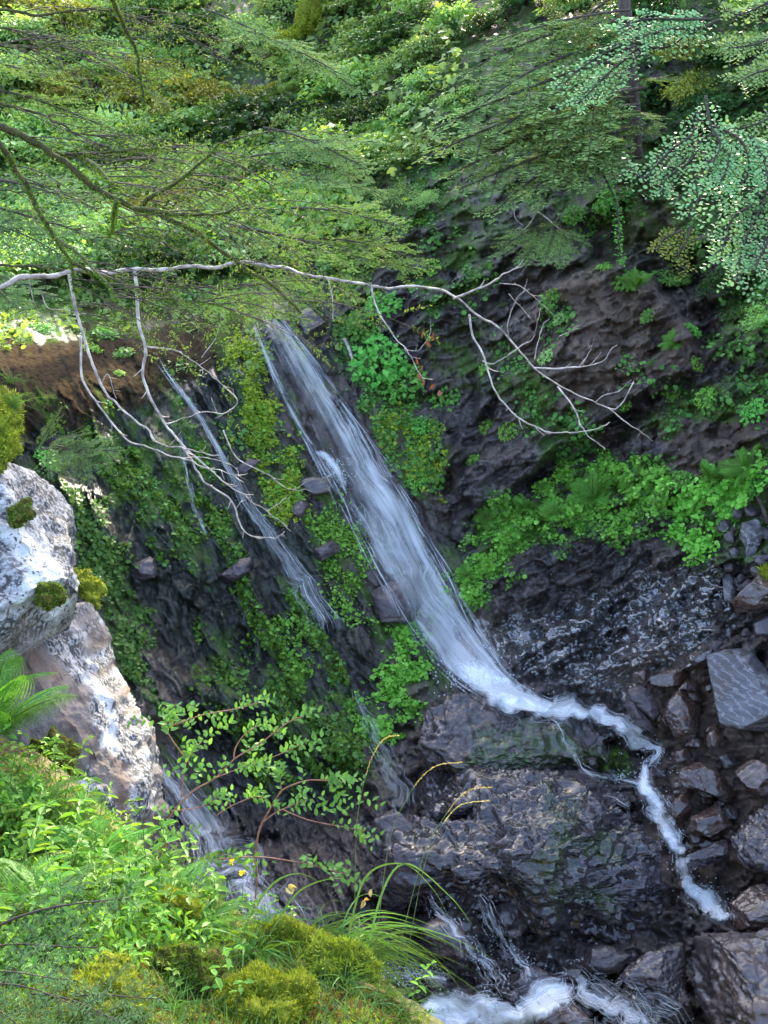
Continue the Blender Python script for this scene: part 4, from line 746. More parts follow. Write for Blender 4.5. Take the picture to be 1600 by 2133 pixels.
def frond(L, r, lift=.5, npin=24, w=.32):
    mb = MB(); t = np.linspace(0, 1, 26); x = L*t; z = L*(lift*1.5*t-lift*1.15*t*t); ax = np.stack([x, x*0, z], 1); tube(mb, ax, .004*L/.5, .0012*L/.5, 4, a=.2)
    u = np.linspace(.16, .99, npin)
    for sd in (-1, 1):
        i = (u*25).astype(int).clip(0, 24); f = (u*25-i)[:, None]; p = ax[i]*(1-f)+ax[i+1]*f; ln = L*w*np.sin(np.pi*np.clip(u*.86+.14, 0, 1))**.8
        tg = nrm(ax[i+1]-ax[i]); dirv = nrm(np.stack([tg[:, 0]*.45, np.full(len(u), sd), tg[:, 2]*.45-.22], 1))
        m_ = 9; v = np.linspace(.1, 1, m_)          # pinnules along each pinna
        for s2 in (-1, 1):
            q = p[:, None]+dirv[:, None]*(ln[:, None]*v[None])[..., None]; q[..., 2] -= (v[None]**2)*ln[:, None]*.12
            pa = nrm(dirv[:, None]*.55+np.stack([np.full(len(u), s2*1.), u*0, u*0], 1)[:, None]+0*q); sz = ln[:, None]*.17*(1.1-v[None])+.004
            leaves(mb, q.reshape(-1, 3), pa.reshape(-1, 3), np.array([0, 0, 1.])+r.normal(0, .12, (q.size//3, 3)), sz.ravel(), w=.75, fold=.05, shape='blade', a=.3)
    return mb
def fern_proto(n, seed, el=.9):
    r = np.random.default_rng(seed); o = empty('fern', (0, 0, 0), '', 'fern'); me = [frond(.5, r).mesh('frond', M['fern']) for _ in range(2)]
    for k in range(n):
        f = link('frond', me[k % 2], o); f.rotation_euler = (r.normal(0, .15), -r.uniform(.1, el), 2*math.pi*k/n+r.uniform(-.25, .25)); f.scale = (r.uniform(.7, 1.1),)*3
    return o
P_['fern'] = fern_proto(9, 3)
P_['fern_small'] = fern_proto(6, 4, .6)
def bough_mesh(seed, L=1.3, side=.5, needle=.042, droop=.16, nw=.26, sparse=1., hang=0., nside=22):
    r = np.random.default_rng(seed); mb = MB(); st = MB(); t = np.linspace(0, 1, 16); ax = np.stack([L*t, .06*L*np.sin(t*3+r.uniform(0, 6)), -droop*L*t*t+.05*L*t], 1)
    tube(st, ax, .010*L, .003*L, 5); PP = []; DD = []; AA = []; TT = []
    def needles(p0, p1, tipf):
        l = np.linalg.norm(p1-p0); n = max(3, int(l/.0075*sparse)); s = r.uniform(0, 1, n); PP.append(p0+(p1-p0)*s[:, None]); DD.append(np.broadcast_to(nrm(p1-p0), (n, 3))); AA.append(np.clip(s*tipf, 0, 1)); TT.append(np.where(np.arange(n) % 2, 1., -1.))
    for k in range(nside):
        u = .12+.86*k/(nside-1); i = min(int(u*15), 14); p = ax[i]+(ax[i+1]-ax[i])*(u*15-i); l = side*L*(1-u)**.75*r.uniform(.45, 1.15)+.06; sd = 1 if k % 2 else -1
        d = nrm(np.array([.75, sd*.8, -.14-hang+r.normal(0, .2)])); e = p+d*l+np.array([0, 0, -.10*l]); tube(st, np.linspace(p, e, 4), .003*L, .0015*L, 3); needles(p, e, .75)
        for m_ in range(int(l/.075)):
            v = (m_+.8)/(l/.075+.8); q = p+(e-p)*v; l2 = (l*.42*(1-v)+.035)*r.uniform(.7, 1.1); s2 = 1 if m_ % 2 else -1
            d2 = nrm(d+s2*.85*nrm(np.cross(d, [0, 0, 1.]))+np.array([0, 0, -.1-hang])); needles(q, q+d2*l2, 1.)
    needles(ax[8], ax[15], 1.)
    Pp, Dd, Aa, Tt = [np.concatenate(v) for v in (PP, DD, AA, TT)]; n = len(Pp)
    sdv = nrm(np.cross(Dd, [0, 0, 1.]))*Tt[:, None]; leaves(mb, Pp, nrm(sdv+Dd*.55+r.normal(0, .12, (n, 3))), np.array([0, 0, 1.])+r.normal(0, .25, (n, 3)), needle*r.uniform(.7, 1.15, n), w=nw, shape='blade', a=Aa); return mb, st
bough_me = [[(pn, mb.mesh(pn, None)) for pn, mb in zip(('needles', 'stem'), bough_mesh(s))] for s in (1, 2, 3)]
def mat_variant(me, mt, cache={}):
    k = (me.name, mt)
    if k not in cache: c = me.copy(); c.materials.clear(); c.materials.append(M[mt]); cache[k] = c
    return cache[k]
def frame_quat(x, z):
    x = Vector(x).normalized(); z = Vector(z); y = z.cross(x).normalized(); z = x.cross(y); return Matrix((x, y, z)).transposed().to_quaternion()
def upquat(n, spin=0.): return Vector((0, 0, 1)).rotation_difference(Vector(n))@Quaternion((0, 0, 1), spin)
def put(kind, px, py, label, scale=1., off=0., lean=.5, group=None, loc=None, name=None):
    if loc is None: loc = surf(np.float64(px), np.float64(py), off)
    n = nrm(surf_n(np.array([px*1.]), np.array([py*1.]))[0]*lean+np.array([0, 0, 1.])*(1-lean))
    return copy_tree(P_[kind], tuple(loc), upquat(n, rng.uniform(0, 6.28)), scale*rng.uniform(.9, 1.1), label, group)
# ------------------------------------------------------------------ thicket on the upper slope
ORD = ['first', 'second', 'third', 'fourth', 'fifth', 'sixth', 'seventh', 'eighth', 'ninth', 'tenth', 'eleventh', 'twelfth', 'thirteenth', 'fourteenth', 'fifteenth', 'sixteenth', 'seventeenth', 'eighteenth', 'nineteenth', 'twentieth']
rowsy = [575, 505, 435, 360, 285, 210, 135, 60, -10]
for ri, y in enumerate(rowsy):
    xs = np.arange(-30+(ri % 2)*45, (600 if ri == 0 else 690 if ri < 3 else 800), 92.)
    for ci, x in enumerate(xs):
        x2, y2 = x+rng.uniform(-40, 40), y+rng.uniform(-34, 34); u = rng.uniform()
        gold = .22 if (x2 < 230 and y2 < 260) or (330 < x2 < 520 and 60 < y2 < 180) or (200 < x2 < 420 and 280 < y2 < 420) else .10  # more sun-coloured shrubs where the thicket should look sunlit
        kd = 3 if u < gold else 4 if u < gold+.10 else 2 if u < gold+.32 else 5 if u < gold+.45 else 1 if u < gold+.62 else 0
        cw = {0: 'mid green', 1: 'mid green', 2: 'pale green', 5: 'pale green', 3: 'golden green', 4: 'dark green'}[kd]
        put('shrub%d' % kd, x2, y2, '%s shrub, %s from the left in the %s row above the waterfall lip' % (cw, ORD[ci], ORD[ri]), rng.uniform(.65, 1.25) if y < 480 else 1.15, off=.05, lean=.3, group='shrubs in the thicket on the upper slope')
mid = [(700,560,.4,5),(760,470,.4,0),(830,430,.4,5),(850,350,.5,0),(760,380,.5,2),(790,300,.55,1),(860,250,.5,0),(850,160,.6,5),(770,200,.6,2),(820,100,.6,5),(900,120,.6,2),(900,190,.55,5),(950,60,.6,1),(960,230,.5,0),(720,330,.55,5),(690,470,.45,2),(760,100,.7,0),(870,30,.7,2),(930,330,.35,4),(880,430,.3,5)]
for k, (x, y, s, kd) in enumerate(mid):
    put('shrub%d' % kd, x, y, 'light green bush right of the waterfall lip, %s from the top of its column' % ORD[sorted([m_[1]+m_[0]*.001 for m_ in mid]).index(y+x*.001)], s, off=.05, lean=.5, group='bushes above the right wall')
rtop = [(1100,20,.7,4),(1200,30,.6,1),(1560,40,.55,0),(1530,130,.5,2),(1590,180,.5,0),(1480,250,.45,4),(1580,290,.45,1),(1420,130,.5,3),(1440,210,.4,3),(1340,40,.6,4),(1250,120,.5,4),(1010,70,.5,4),(1550,380,.4,0),(1595,470,.4,4),(1560,600,.38,0),(1600,680,.35,0),(1400,600,.26,0),(1340,380,.3,4),(1500,600,.3,4)]
for k, (x, y, s, kd) in enumerate(sorted(rtop, key=lambda q: q[0])):
    put('shrub%d' % kd, x, y, '%s bush along the top of the right wall, %s from the left' % ({4: 'dark green', 0: 'mid green', 1: 'mid green', 2: 'pale green', 3: 'sunlit golden'}[kd], ORD[k]), s, off=.04, lean=.45, group='bushes along the top right')
# ------------------------------------------------------------------ plants rooted in the cliff
cl = [(790,760,1.0,0,'large bright leafy clump right of the upper fall'),(840,800,.95,0,'bright leafy clump just below right of the large one by the upper fall'),(760,680,.7,0,'leafy clump close to the waterfall lip under the pale branch'),(770,625,.75,2,'leafy clump where the hanging twig leaves the pale branch'),(800,640,.7,0,'leafy clump right behind the hanging twig'),(930,830,.7,0,'leafy clump pointing right below the withered red leaves'),(880,890,.5,0,'small leafy clump under the one with withered red leaves'),
 (1150,625,.42,1,'small bright plant alone on the grey right wall'),(1165,665,.3,3,'tiny yellowing plant under the small bright one on the right wall'),(1140,745,.35,3,'tuft on the right wall beside the pale branch fork'),(1262,420,.5,1,'bright green tuft on the mossy stem of the right wall'),(1312,590,.55,1,'fresh green plant hanging below the mossy stem on the right wall'),(870,460,.4,2,'pale little plant on dark rock above the pale branch'),(905,560,.4,2,'round leafed plant on the mossy rib above the pale branch'),(1195,450,.4,0,'small plant under the drooping fir on the right wall'),(1010,770,.3,2,'tiny leaf tuft by the long lower twig of the pale branch'),
 (870,1000,.4,2,'leafy tuft at the lower right bank of the main fall'),(990,960,.35,2,'bluish tuft under the crack of the right wall'),(1060,900,.45,2,'leafy cluster behind the long lower twig'),(1015,890,.35,2,'pale leaf cluster above the crack of the right wall'),(1440,690,.3,0,'hanging plant on the right edge of the grey block'),(1570,860,.45,0,'large leafed plant at the right edge of the ledge'),(1400,820,.4,2,'plants at the dark slot under the grey block'),(1470,830,.4,2,'leaf tuft right of the dark slot under the grey block'),(1300,845,.25,2,'tiny tuft inside the dark slot'),(1420,1000,.3,0,'leaf tuft near the middle of the green ledge'),(100,960,.4,0,'small leafy plant beside the moss on the lichen boulder'),(220,700,.5,0,'leafy plant behind the left twig of the pale branch'),(260,740,.45,0,'leafy plant between the two left twigs of the pale branch'),(190,730,.4,2,'small leafy plant at the edge of the brown shoulder of rock'),(250,780,.25,2,'tiny leaf tuft hanging below the brown shoulder of rock'),(1580,1010,.4,0,'broad leaved plant above the upright blue grey slab'),(1600,1110,.35,0,'broad leaved plant right of the upright blue grey slab'),(640,620,.4,2,'leaf tuft beside the waterfall lip under the conifer'),(1350,660,.3,0,'leaf tuft on top of the grey block'),(1450,760,.3,2,'leaf tuft at the right tip of the grey block'),(1260,560,.3,2,'leaf tuft on the dark wall left of the fresh hanging plant'),(30,640,.7,3,'leafy clump at the left edge on the brown shoulder of rock'),(90,690,.5,0,'leafy clump below the one at the left edge of the brown shoulder'),(330,640,.6,2,'leafy clump on the shoulder of rock behind the second hanging twig'),(400,620,.7,3,'pale leafy clump on the shoulder of rock left of the waterfall lip'),(470,640,.6,0,'leafy clump beside the waterfall lip on the shoulder of rock'),(150,650,.5,2,'leafy clump behind the first hanging twig of the pale branch')]
for x, y, s, kd, lb in cl: put('clump%d' % kd, x, y, lb, s, off=.02, lean=.75, loc=None)
fr = [(1240,1040,.75,'arching fern in the middle of the green ledge'),(1010,1075,.4,'single small fern at the left end of the green ledge'),(1560,980,.7,'fern at the right end of the ledge above the rocks'),(1410,720,.4,'fern hanging from the right end of the grey block'),(1120,1110,.45,'small fern in the left part of the green ledge'),(1330,600,.45,'fern beside the fresh hanging plant on the right wall'),(1480,1000,.5,'fern on the ledge above the fallen stones')]
for x, y, s, lb in fr: put('fern', x, y, lb, s, off=.03, lean=.6)
# ground cover of small leaves on moss strips and the ledge
def cover(name, label, polys, n, size, mat, hgt=.04, shape='round', soft=34, rough=44, streak=False):
    ps = np.concatenate([np.asarray(p_, float) for p_ in polys]); lo, hi = ps.min(0)-20, ps.max(0)+20; px = rng.uniform(lo[0], hi[0], n*6); py = rng.uniform(lo[1], hi[1], n*6)
    w = 0
    for p_ in polys: w = np.maximum(w, pm(p_, soft, rough, 12, px, py))
    w = w*smooth(fbm(px/38, py/38, o=3, s=88), -.42, .25)*(grid_sample(STK, px, py) if streak else 1.); k = np.where(rng.uniform(size=len(px)) < w)[0][:n]; px, py = px[k], py[k]; nn = surf_n(px, py); pos = surf(px, py)+nn*rng.uniform(0, hgt, (len(k), 1))
    dn = np.array([0, 0, -1.])-nn*np.sum(np.array([0, 0, -1.])*nn, -1, keepdims=True); d = nrm(dn*.8+rdir(len(k))); up = nrm(nn*.7+np.array([0, -.2, .7])+rdir(len(k))*.45)
    mb = MB(); leaves(mb, pos, d, up, size*rng.uniform(.45, 1.6, len(k))*rng.choice([.7, 1., 1., 1.3], len(k)), w=.85, fold=.1, shape=shape); o = link(name, mb.mesh(name, M[mat])); return tag(o, label, 'ground cover', None, 'stuff')
cover('ground_cover', 'bright green leafy carpet along the sloping ledge of the right wall', [[(945,1240),(985,1130),(1060,1060),(1160,1010),(1290,960),(1370,965),(1385,1060),(1270,1090),(1160,1100),(1060,1150),(985,1240)]], 16000, .030, 'clover', .06)
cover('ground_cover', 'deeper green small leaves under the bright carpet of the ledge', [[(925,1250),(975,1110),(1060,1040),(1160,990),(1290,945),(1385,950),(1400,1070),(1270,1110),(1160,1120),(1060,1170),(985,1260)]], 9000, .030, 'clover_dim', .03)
cover('ground_cover', 'green leafy carpet at the right end of the ledge above the rocks', [[(1400,1030),(1470,1000),(1560,960),(1600,1000),(1540,1060),(1500,1130),(1490,1170),(1430,1120)]], 5000, .036, 'clover', .08)
cover('ground_cover', 'small leaves along the mossy left edge of the falls face', [[(140,1010),(200,1060),(262,1180),(300,1300),(300,1440),(250,1380),(200,1230)]], 3600, .032, 'clover_dim')
cover('ground_cover', 'small leaves on the moss ribs between the two falls', [[(530,860),(570,880),(620,1000),(625,1060),(585,1060),(560,980)],[(630,1080),(690,1050),(730,1100),(755,1190),(735,1240),(680,1170)],[(590,1290),(635,1300),(636,1390),(612,1410)],[(690,1230),(760,1280),(770,1310),(720,1300)]], 3400, .030, 'clover')
cover('ground_cover', 'bright leaf patch at the left foot of the main fall', [[(815,1300),(870,1290),(888,1400),(868,1480),(820,1500),(808,1400)],[(740,1460),(820,1460),(800,1530),(750,1520)]], 2800, .032, 'clover')
cover('ground_cover', 'scattered small leaves low on the dark falls face', [[(560,1400),(640,1440),(760,1480),(740,1600),(640,1560),(570,1480)],[(440,1310),(500,1310),(510,1430),(450,1470)],[(340,1060),(420,1080),(400,1150),(350,1140)],[(330,750),(390,760),(400,830),(350,820)],[(470,880),(500,880),(500,940),(470,940)]], 2200, .04, 'clover_dim')
cover('ground_cover', 'small leaves over the mossy right bank of the upper fall', [[(700,690),(760,640),(880,860),(925,1000),(880,1010),(800,900),(740,800)]], 3400, .036, 'clover_dim')
cover('ground_cover', 'leaves scattered over the dark upper part of the right wall', [[(860,560),(960,470),(1010,560),(1000,640),(900,640)],[(820,380),(930,300),(960,420),(880,500)],[(1480,560),(1650,560),(1650,760),(1500,740)],[(1300,760),(1450,790),(1640,760),(1640,860),(1400,880)],[(1040,720),(1100,760),(1240,900),(1220,930),(1120,900)],[(1190,420),(1300,400),(1330,480),(1220,500)],[(1380,440),(1480,460),(1480,600),(1400,560)],[(1150,640),(1190,650),(1180,720),(1150,720)]], 5600, .038, 'clover_dim')
cover('ground_cover', 'leafy carpet at the top of the falls and on the bench', [[(-40,600),(160,560),(520,570),(510,650),(380,650),(300,640),(200,690),(-40,720)],[(620,580),(760,560),(760,640),(700,680),(640,640)],[(490,640),(530,650),(545,740),(520,700)]], 5200, .06, 'shrub')
cover('ground_cover', 'undergrowth filling the gaps in the upper thicket', [[(-60,-60),(1000,-60),(960,240),(840,420),(700,560),(-60,580)]], 6000, .10, 'shrub_dark', .25, 'lobed', rough=60)  # dark leaf colour paints shade into the gaps between shrubs
cover('ground_cover', 'paler undergrowth among the shrubs of the upper thicket', [[(-60,-60),(1000,-60),(960,240),(840,420),(700,560),(-60,580)]], 9000, .10, 'shrub_pale', .4, 'lobed', rough=60)
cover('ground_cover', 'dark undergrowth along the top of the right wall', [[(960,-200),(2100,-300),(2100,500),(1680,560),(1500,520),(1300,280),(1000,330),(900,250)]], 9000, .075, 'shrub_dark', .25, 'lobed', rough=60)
cover('moss_fur', 'yellow moss ribs beside the main fall', [[(450,700),(515,695),(545,800),(560,900),(610,980),(640,1080),(600,1080),(550,960),(500,830)],[(800,860),(900,900),(920,1000),(860,960)]], 9000, .04, 'moss_y', .03, 'blade')
cover('ground_cover', 'small green leaves on the moss streaks running down the left falls face', [[(110,860),(330,800),(620,1000),(760,1260),(800,1480),(740,1640),(560,1640),(330,1450),(200,1200)]], 4200, .027, 'clover_dim', streak=True)
cover('moss_fur', 'moss streaks running down the wet left falls face', [[(110,860),(330,800),(620,1000),(760,1260),(800,1480),(740,1640),(560,1640),(330,1450),(200,1200)]], 14000, .04, 'moss_g', .02, 'blade', streak=True)
cover('moss_fur', 'dark green moss over the left falls face', [[(130,1000),(200,1050),(300,1350),(240,1400)],[(330,1000),(420,1010),(410,1160),(350,1150)],[(430,1300),(510,1300),(510,1430),(450,1480)],[(630,1070),(760,1100),(760,1260),(680,1180)],[(560,1400),(760,1480),(740,1600),(580,1500)],[(1050,1540),(1300,1580),(1080,1615)]], 9000, .035, 'moss_g', .02, 'blade')
# ------------------------------------------------------------------ drooping fir, top right
ft = empty('fir_tree', P(1345, 420, 14.2), 'drooping fir with pale fresh tips in front of the right wall', 'fir tree'); FL = np.array(ft.location)
mb = MB(); tube(mb, pxpath([(1330,330),(1322,200),(1300,0),(1290,-200)], 20, lambda x, y: 14.2+0*x), .05, .09, 8, .08); link('trunk', mb.mesh('trunk', M['bark'], FL), ft)
def add_bough(parent, a, b, da, db, k, mt, origin, tipz=(0, -.25, 1), side=None):
    A_, B_ = P(*a, da), P(*b, db); L = np.linalg.norm(B_-A_); q = frame_quat(B_-A_, tipz)
    o = link('bough', mat_variant(bough_me[k % 3][0][1], mt), parent, A_-origin); o.rotation_mode = 'QUATERNION'; o.rotation_quaternion = q; o.scale = (L/1.3,)*3
    s = link('stem', mat_variant(bough_me[k % 3][1][1], 'bark'), o); return o
for k, (a, b) in enumerate([((1310,40),(960,110)),((1300,20),(1020,60)),((1320,110),(900,215)),((1300,90),(1010,165)),((1320,180),(895,275)),((1310,190),(980,300)),((1320,240),(930,320)),((1310,200),(1080,250)),((1330,260),(960,345)),((1320,280),(1020,405)),((1320,250),(1150,330)),((1300,120),(1120,200)),((1320,230),(1385,240)),((1320,170),(1420,150)),((1280,290),(1060,390)),((1315,290),(1200,300)),((1310,60),(1180,40)),((1320,270),(1340,260)),((1310,150),(1040,230)),((1318,215),(1010,260))]):
    add_bough(ft, a, b, 14.1, 13.2+rng.uniform(-.4, .4), k, 'fir', FL)
lo_ = empty('fir_branch', P(1120, 420, 13.9), 'low fir branch hanging alone over the dark right wall', 'branch'); LO = np.array(lo_.location)
mb = MB()
for pth in ([(1120,300),(1125,400),(1118,440),(1100,470),(1075,490)],[(1118,440),(1140,455),(1170,480),(1200,490)],[(1075,400),(1072,450),(1090,470)]): tube(mb, pxpath(pth, 16, lambda x, y: 13.8+0*x), .011, .005, 5)
link('twigs', mb.mesh('twigs', M['pale_bark'], LO), lo_)
for k, (a, b) in enumerate([((1130,470),(1035,520)),((1130,480),(1085,545)),((1150,470),(1130,540)),((1160,470),(1232,500)),((1160,480),(1175,548)),((1120,470),(1160,460))]): add_bough(lo_, a, b, 13.8, 13.4, k, 'fir', LO)
# ------------------------------------------------------------------ conifer boughs over the thicket and the mossy dark limbs, left
def fir_spray(label, bl, d, mt='fir', name='fir_branch'):
    o = empty(name, P(*bl[0][0], d), label, 'branch'); L = np.array(o.location)
    for k, (a, b) in enumerate(bl): add_bough(o, a, b, d+rng.uniform(-.1, .1), d-.3+rng.uniform(-.2, .2), k, mt, L, tipz=(rng.normal(0, .2), -.45, 1))
    return o
fir_spray('fir branch reaching right above the pale branch at mid height', [((480,470),(880,520)),((600,440),(850,440)),((640,500),(905,525))], 9.2, 'hemlock')
fir_spray('fir branch with lit tips just above the waterfall lip', [((400,600),(640,640)),((420,610),(560,660)),((450,600),(690,600))], 9.4, 'hemlock')
fir_spray('feathery fir branch beside the bush column left of the right wall', [((560,300),(790,270)),((540,270),(780,320)),((600,330),(800,390)),((560,350),(760,370)),((520,330),(700,300))], 15, 'fir')
fir_spray('blue green fir branch near the left photo edge', [((-60,420),(240,470)),((-60,380),(200,390)),((-80,460),(170,530))], 11, 'fir_blue')
fir_spray('fir branch in the upper left corner of the picture', [((-60,120),(200,160)),((-40,190),(230,230))], 8.5, 'hemlock')
fir_spray('fir branch above the thicket at the top centre', [((430,20),(640,90)),((470,60),(720,120)),((600,110),(760,180))], 18, 'fir')
fir_spray('small fir branch against the bench at the far left', [((-40,560),(120,600)),((-40,590),(60,640))], 10, 'fir_blue')
fir_spray('small fir seedling leaning out behind the lichen boulder', [((90,935),(240,915)),((95,930),(170,885)),((95,940),(180,985)),((90,930),(118,840)),((95,935),(225,945))], 8., 'fir_blue', 'fir_seedling')
def limb(label, paths, d, wpx, twigs, needles=True, moss_=True, ang=(-.25, .45), tl=(.25, .75), seed=0):
    r = np.random.default_rng(seed+500); q0 = np.asarray(paths[0][0], float); o = empty('conifer_limb', P(q0[0], q0[1], d), label, 'branch'); L = np.array(o.location); lm = MB(); tw = MB(); nd = MB(); ms = MB()
    pts_all = []
    for j, pth in enumerate(paths):
        n = len(pth)*9; q = resample(np.asarray(pth, float), n); q = q+np.stack([fbm(q[:, 0]/40, q[:, 1]/40, o=3, s=5), fbm(q[:, 0]/40, q[:, 1]/40, o=3, s=9)], 1)*7; dd = d+.3*np.sin(np.linspace(0, 2, n)+j); T3 = P(q[:, 0], q[:, 1], dd)
        w = wpx*(1 if j == 0 else .6); rad = np.linspace(w, w*.35, n)*.5/ppm(d); tube(lm, T3, rad, None, 8, .16, seed=j); pts_all.append((T3, rad))
        if moss_:
            m_ = int(n*26); k = r.integers(0, n, m_); dv = rdir(m_, r); leaves(ms, T3[k]+dv*rad[k][:, None]*.9, nrm(dv+np.array([0, 0, -.9])), rdir(m_, r), .014*r.uniform(.4, 1.6, m_), w=.3, shape='blade')
    for _ in range(twigs):
        T3, rad = pts_all[r.integers(0, len(pts_all))]; k = r.integers(3, len(T3)); a = r.uniform(*ang); l = r.uniform(*tl); dv = np.array([math.cos(a), r.normal(0, .25), -math.sin(a)]); t = np.linspace(0, 1, 10)[:, None]
        p = T3[k]+dv*l*t+np.array([0, 0, -.22])*l*t*t+rdir(1, r)*.03*l*np.sin(t*5); tube(tw, p, .0035, .0012, 4)
        for s in range(r.integers(4, 9)):
            i = r.integers(2, 10); a2 = a+r.choice([-1, 1])*r.uniform(.3, .8); d2 = np.array([math.cos(a2), r.normal(0, .4), -math.sin(a2)]); l2 = l*r.uniform(.15, .4); t2 = np.linspace(0, 1, 5)[:, None]; p2 = p[i]+d2*l2*t2+np.array([0, 0, -.15])*l2*t2*t2; tube(tw, p2, .002, .0008, 3)
            if needles:
                m_ = int(l2/.009); u = r.uniform(.1, 1, m_)[:, None]; pp = p[i]+d2*l2*u+np.array([0, 0, -.15])*l2*u*u; sv = nrm(np.cross(d2, [0, -1, .4]))*r.choice([-1, 1], m_)[:, None]; leaves(nd, pp, nrm(sv+d2*.7+r.normal(0, .2, (m_, 3))), rdir(m_, r)+[0, -.6, .8], .021*r.uniform(.6, 1.2, m_), w=.2, shape='blade', a=r.uniform(0, 1)*u[:, 0])
    link('limb', lm.mesh('limb', M['bark_moss'], L), o); link('twigs', tw.mesh('twigs', M['bark'], L), o)
    if nd.n: link('needles', nd.mesh('needles', M['hemlock'], L), o)
    if ms.n: link('moss', ms.mesh('moss', M['moss_g'], L), o)
    return o
limb('thick dark mossy conifer limb slanting from left edge down to the waterfall lip', [[(-60,235),(0,262),(60,292),(130,330),(200,390),(280,432),(350,452),(420,492),(500,550),(560,590),(630,650)],[(120,315),(180,322),(260,316),(350,311)],[(180,335),(205,350),(230,375)],[(290,432),(380,372),(455,298)],[(280,432),(380,446),(480,440)],[(240,420),(232,470),(222,490)]], 6.2, 17, 46, seed=1)
limb('mossy dark conifer limb curving steeply down near the left edge', [[(-40,280),(0,305),(40,360),(75,425),(110,490),(145,545),(160,610)],[(145,545),(230,580),(330,620),(460,632)],[(120,500),(200,560),(240,620)]], 5.9, 14, 22, seed=2)
limb('mossy twig hanging down from the top edge near the left', [[(225,-30),(245,20),(268,70),(286,110),(292,150),(302,220)]], 6.5, 11, 5, seed=3, tl=(.1, .3))
limb('thin conifer limb along the left edge above the thick mossy one', [[(-40,205),(40,225),(90,240),(150,270),(240,290)],[(-40,92),(60,100),(160,96)]], 6.6, 8, 26, seed=4, moss_=False)
limb('thin needle bearing limb crossing behind the pale branch', [[(-40,555),(120,560),(250,575),(420,600),(620,585)],[(-40,400),(120,400),(330,400)],[(150,620),(200,690),(260,700)]], 7.4, 6, 26, seed=5, moss_=False)
limb('thin conifer limb with drooping twigs at the top left corner', [[(-40,10),(60,30),(150,20),(260,30),(360,60)],[(-40,50),(80,80),(200,130)]], 7., 7, 26, seed=6, moss_=False)
# ------------------------------------------------------------------ broadleaf branches, right
def leafy(label, paths, d, spread, n, leaf=.046, mt='beech', name='leafy_branch', shape='round', wpx=7):
    q0 = np.asarray(paths[0][0], float); o = empty(name, P(q0[0], q0[1], d), label, 'branch'); L = np.array(o.location); tw = MB(); lf = MB()
    for pth in paths:
        k = len(pth)*8; q = resample(np.asarray(pth, float), k); dd = d-.25*np.linspace(0, 1, k); T3 = P(q[:, 0], q[:, 1], dd); tube(tw, T3, np.linspace(wpx, 2, k)*.5/ppm(d), None, 5)
        sp = spread/ppm(d)
        for i in range(3, k, 2):                       # side shoots with leaves in two ranks
            for s in (-1, 1):
                dv = nrm(T3[min(i+1, k-1)]-T3[i-1]); sv = nrm(np.cross(dv, [0, -.8, .6]))*s; l = sp*rng.uniform(.5, 1.1); t = np.linspace(0, 1, 5)[:, None]; e = T3[i]+(dv*.6+sv)*l*.8*t+np.array([0, 0, -.25])*l*t*t+rng.normal(0, .12*l, 3)*t; tube(tw, e, .004, .0015, 3)
                m_ = max(4, int(n*1.5/k)); u = np.linspace(.12, 1, m_); f = u*4; j = f.astype(int).clip(0, 3); pp = e[j]*(1-(f-j)[:, None])+e[j+1]*(f-j)[:, None]; ss = np.where(np.arange(m_) % 2, 1., -1.)[:, None]; d1 = nrm(e[-1]-e[0]); s1 = nrm(np.cross(d1, [0, -.7, .7]))
                leaves(lf, pp, nrm(d1*.6+s1*ss+rng.normal(0, .2, (m_, 3))), nrm(np.array([0, -.5, 1])+rng.normal(0, .3, (m_, 3))), leaf*rng.uniform(.6, 1.15, m_), w=.62, fold=.08, curl=.1, shape=shape)
    link('twigs', tw.mesh('twigs', M['bark'], L), o); link('leaves', lf.mesh('leaves', M[mt], L), o); return o
leafy('bluish leafy branch arching across the top right', [[(1500,40),(1440,70),(1380,100),(1320,90),(1260,110),(1200,150),(1170,180)],[(1480,40),(1420,40),(1340,40),(1290,60)],[(1330,100),(1270,150),(1230,190),(1205,215)],[(1470,60),(1400,60),(1340,75)]], 11.5, 44, 190)
leafy('bluish leafy branch hanging in the middle of the right wall top', [[(1460,225),(1440,280),(1400,310),(1370,340),(1340,370),(1310,350)],[(1440,280),(1440,330),(1390,370),(1380,400)]], 11.5, 42, 170)
leafy('broad bluish leafy branch hanging at the right edge', [[(1470,200),(1480,260),(1500,300),(1480,350),(1460,400),(1445,440)],[(1480,260),(1540,290),(1560,340),(1540,390),(1500,410)],[(1500,300),(1520,330),(1500,380)],[(1560,280),(1590,330),(1600,380)]], 11.2, 50, 200)
leafy('lowest bluish leafy branch trailing down the right edge', [[(1600,360),(1590,420),(1560,480),(1540,540),(1530,585)],[(1600,400),(1620,450),(1590,520),(1570,560)],[(1590,420),(1530,450),(1510,500),(1500,540)]], 11.2, 46, 190)
leafy('fresh green leafy branch in the top right corner', [[(1640,-20),(1590,10),(1540,30),(1510,20)],[(1640,60),(1580,90),(1520,100)],[(1640,140),(1580,150),(1540,170)]], 11.8, 46, 130, mt='shrub_pale')
leafy('sunlit yellow green leafy branch above the drooping fir', [[(1290,-20),(1240,20),(1200,50),(1150,30)],[(1230,30),(1220,70),(1215,90)]], 14.5, 34, 120, mt='shrub_gold')
leafy('green leafy branch at the right edge below the corner', [[(1660,200),(1610,240),(1570,260),(1530,270)],[(1650,250),(1600,310),(1590,340)]], 11.9, 46, 120, mt='shrub')
leafy('sunlit leaves over orange rock at mid right', [[(1440,470),(1430,500),(1410,540),(1430,560)],[(1420,480),(1380,500),(1370,520)]], 13.2, 26, 90, .045, 'shrub_gold')
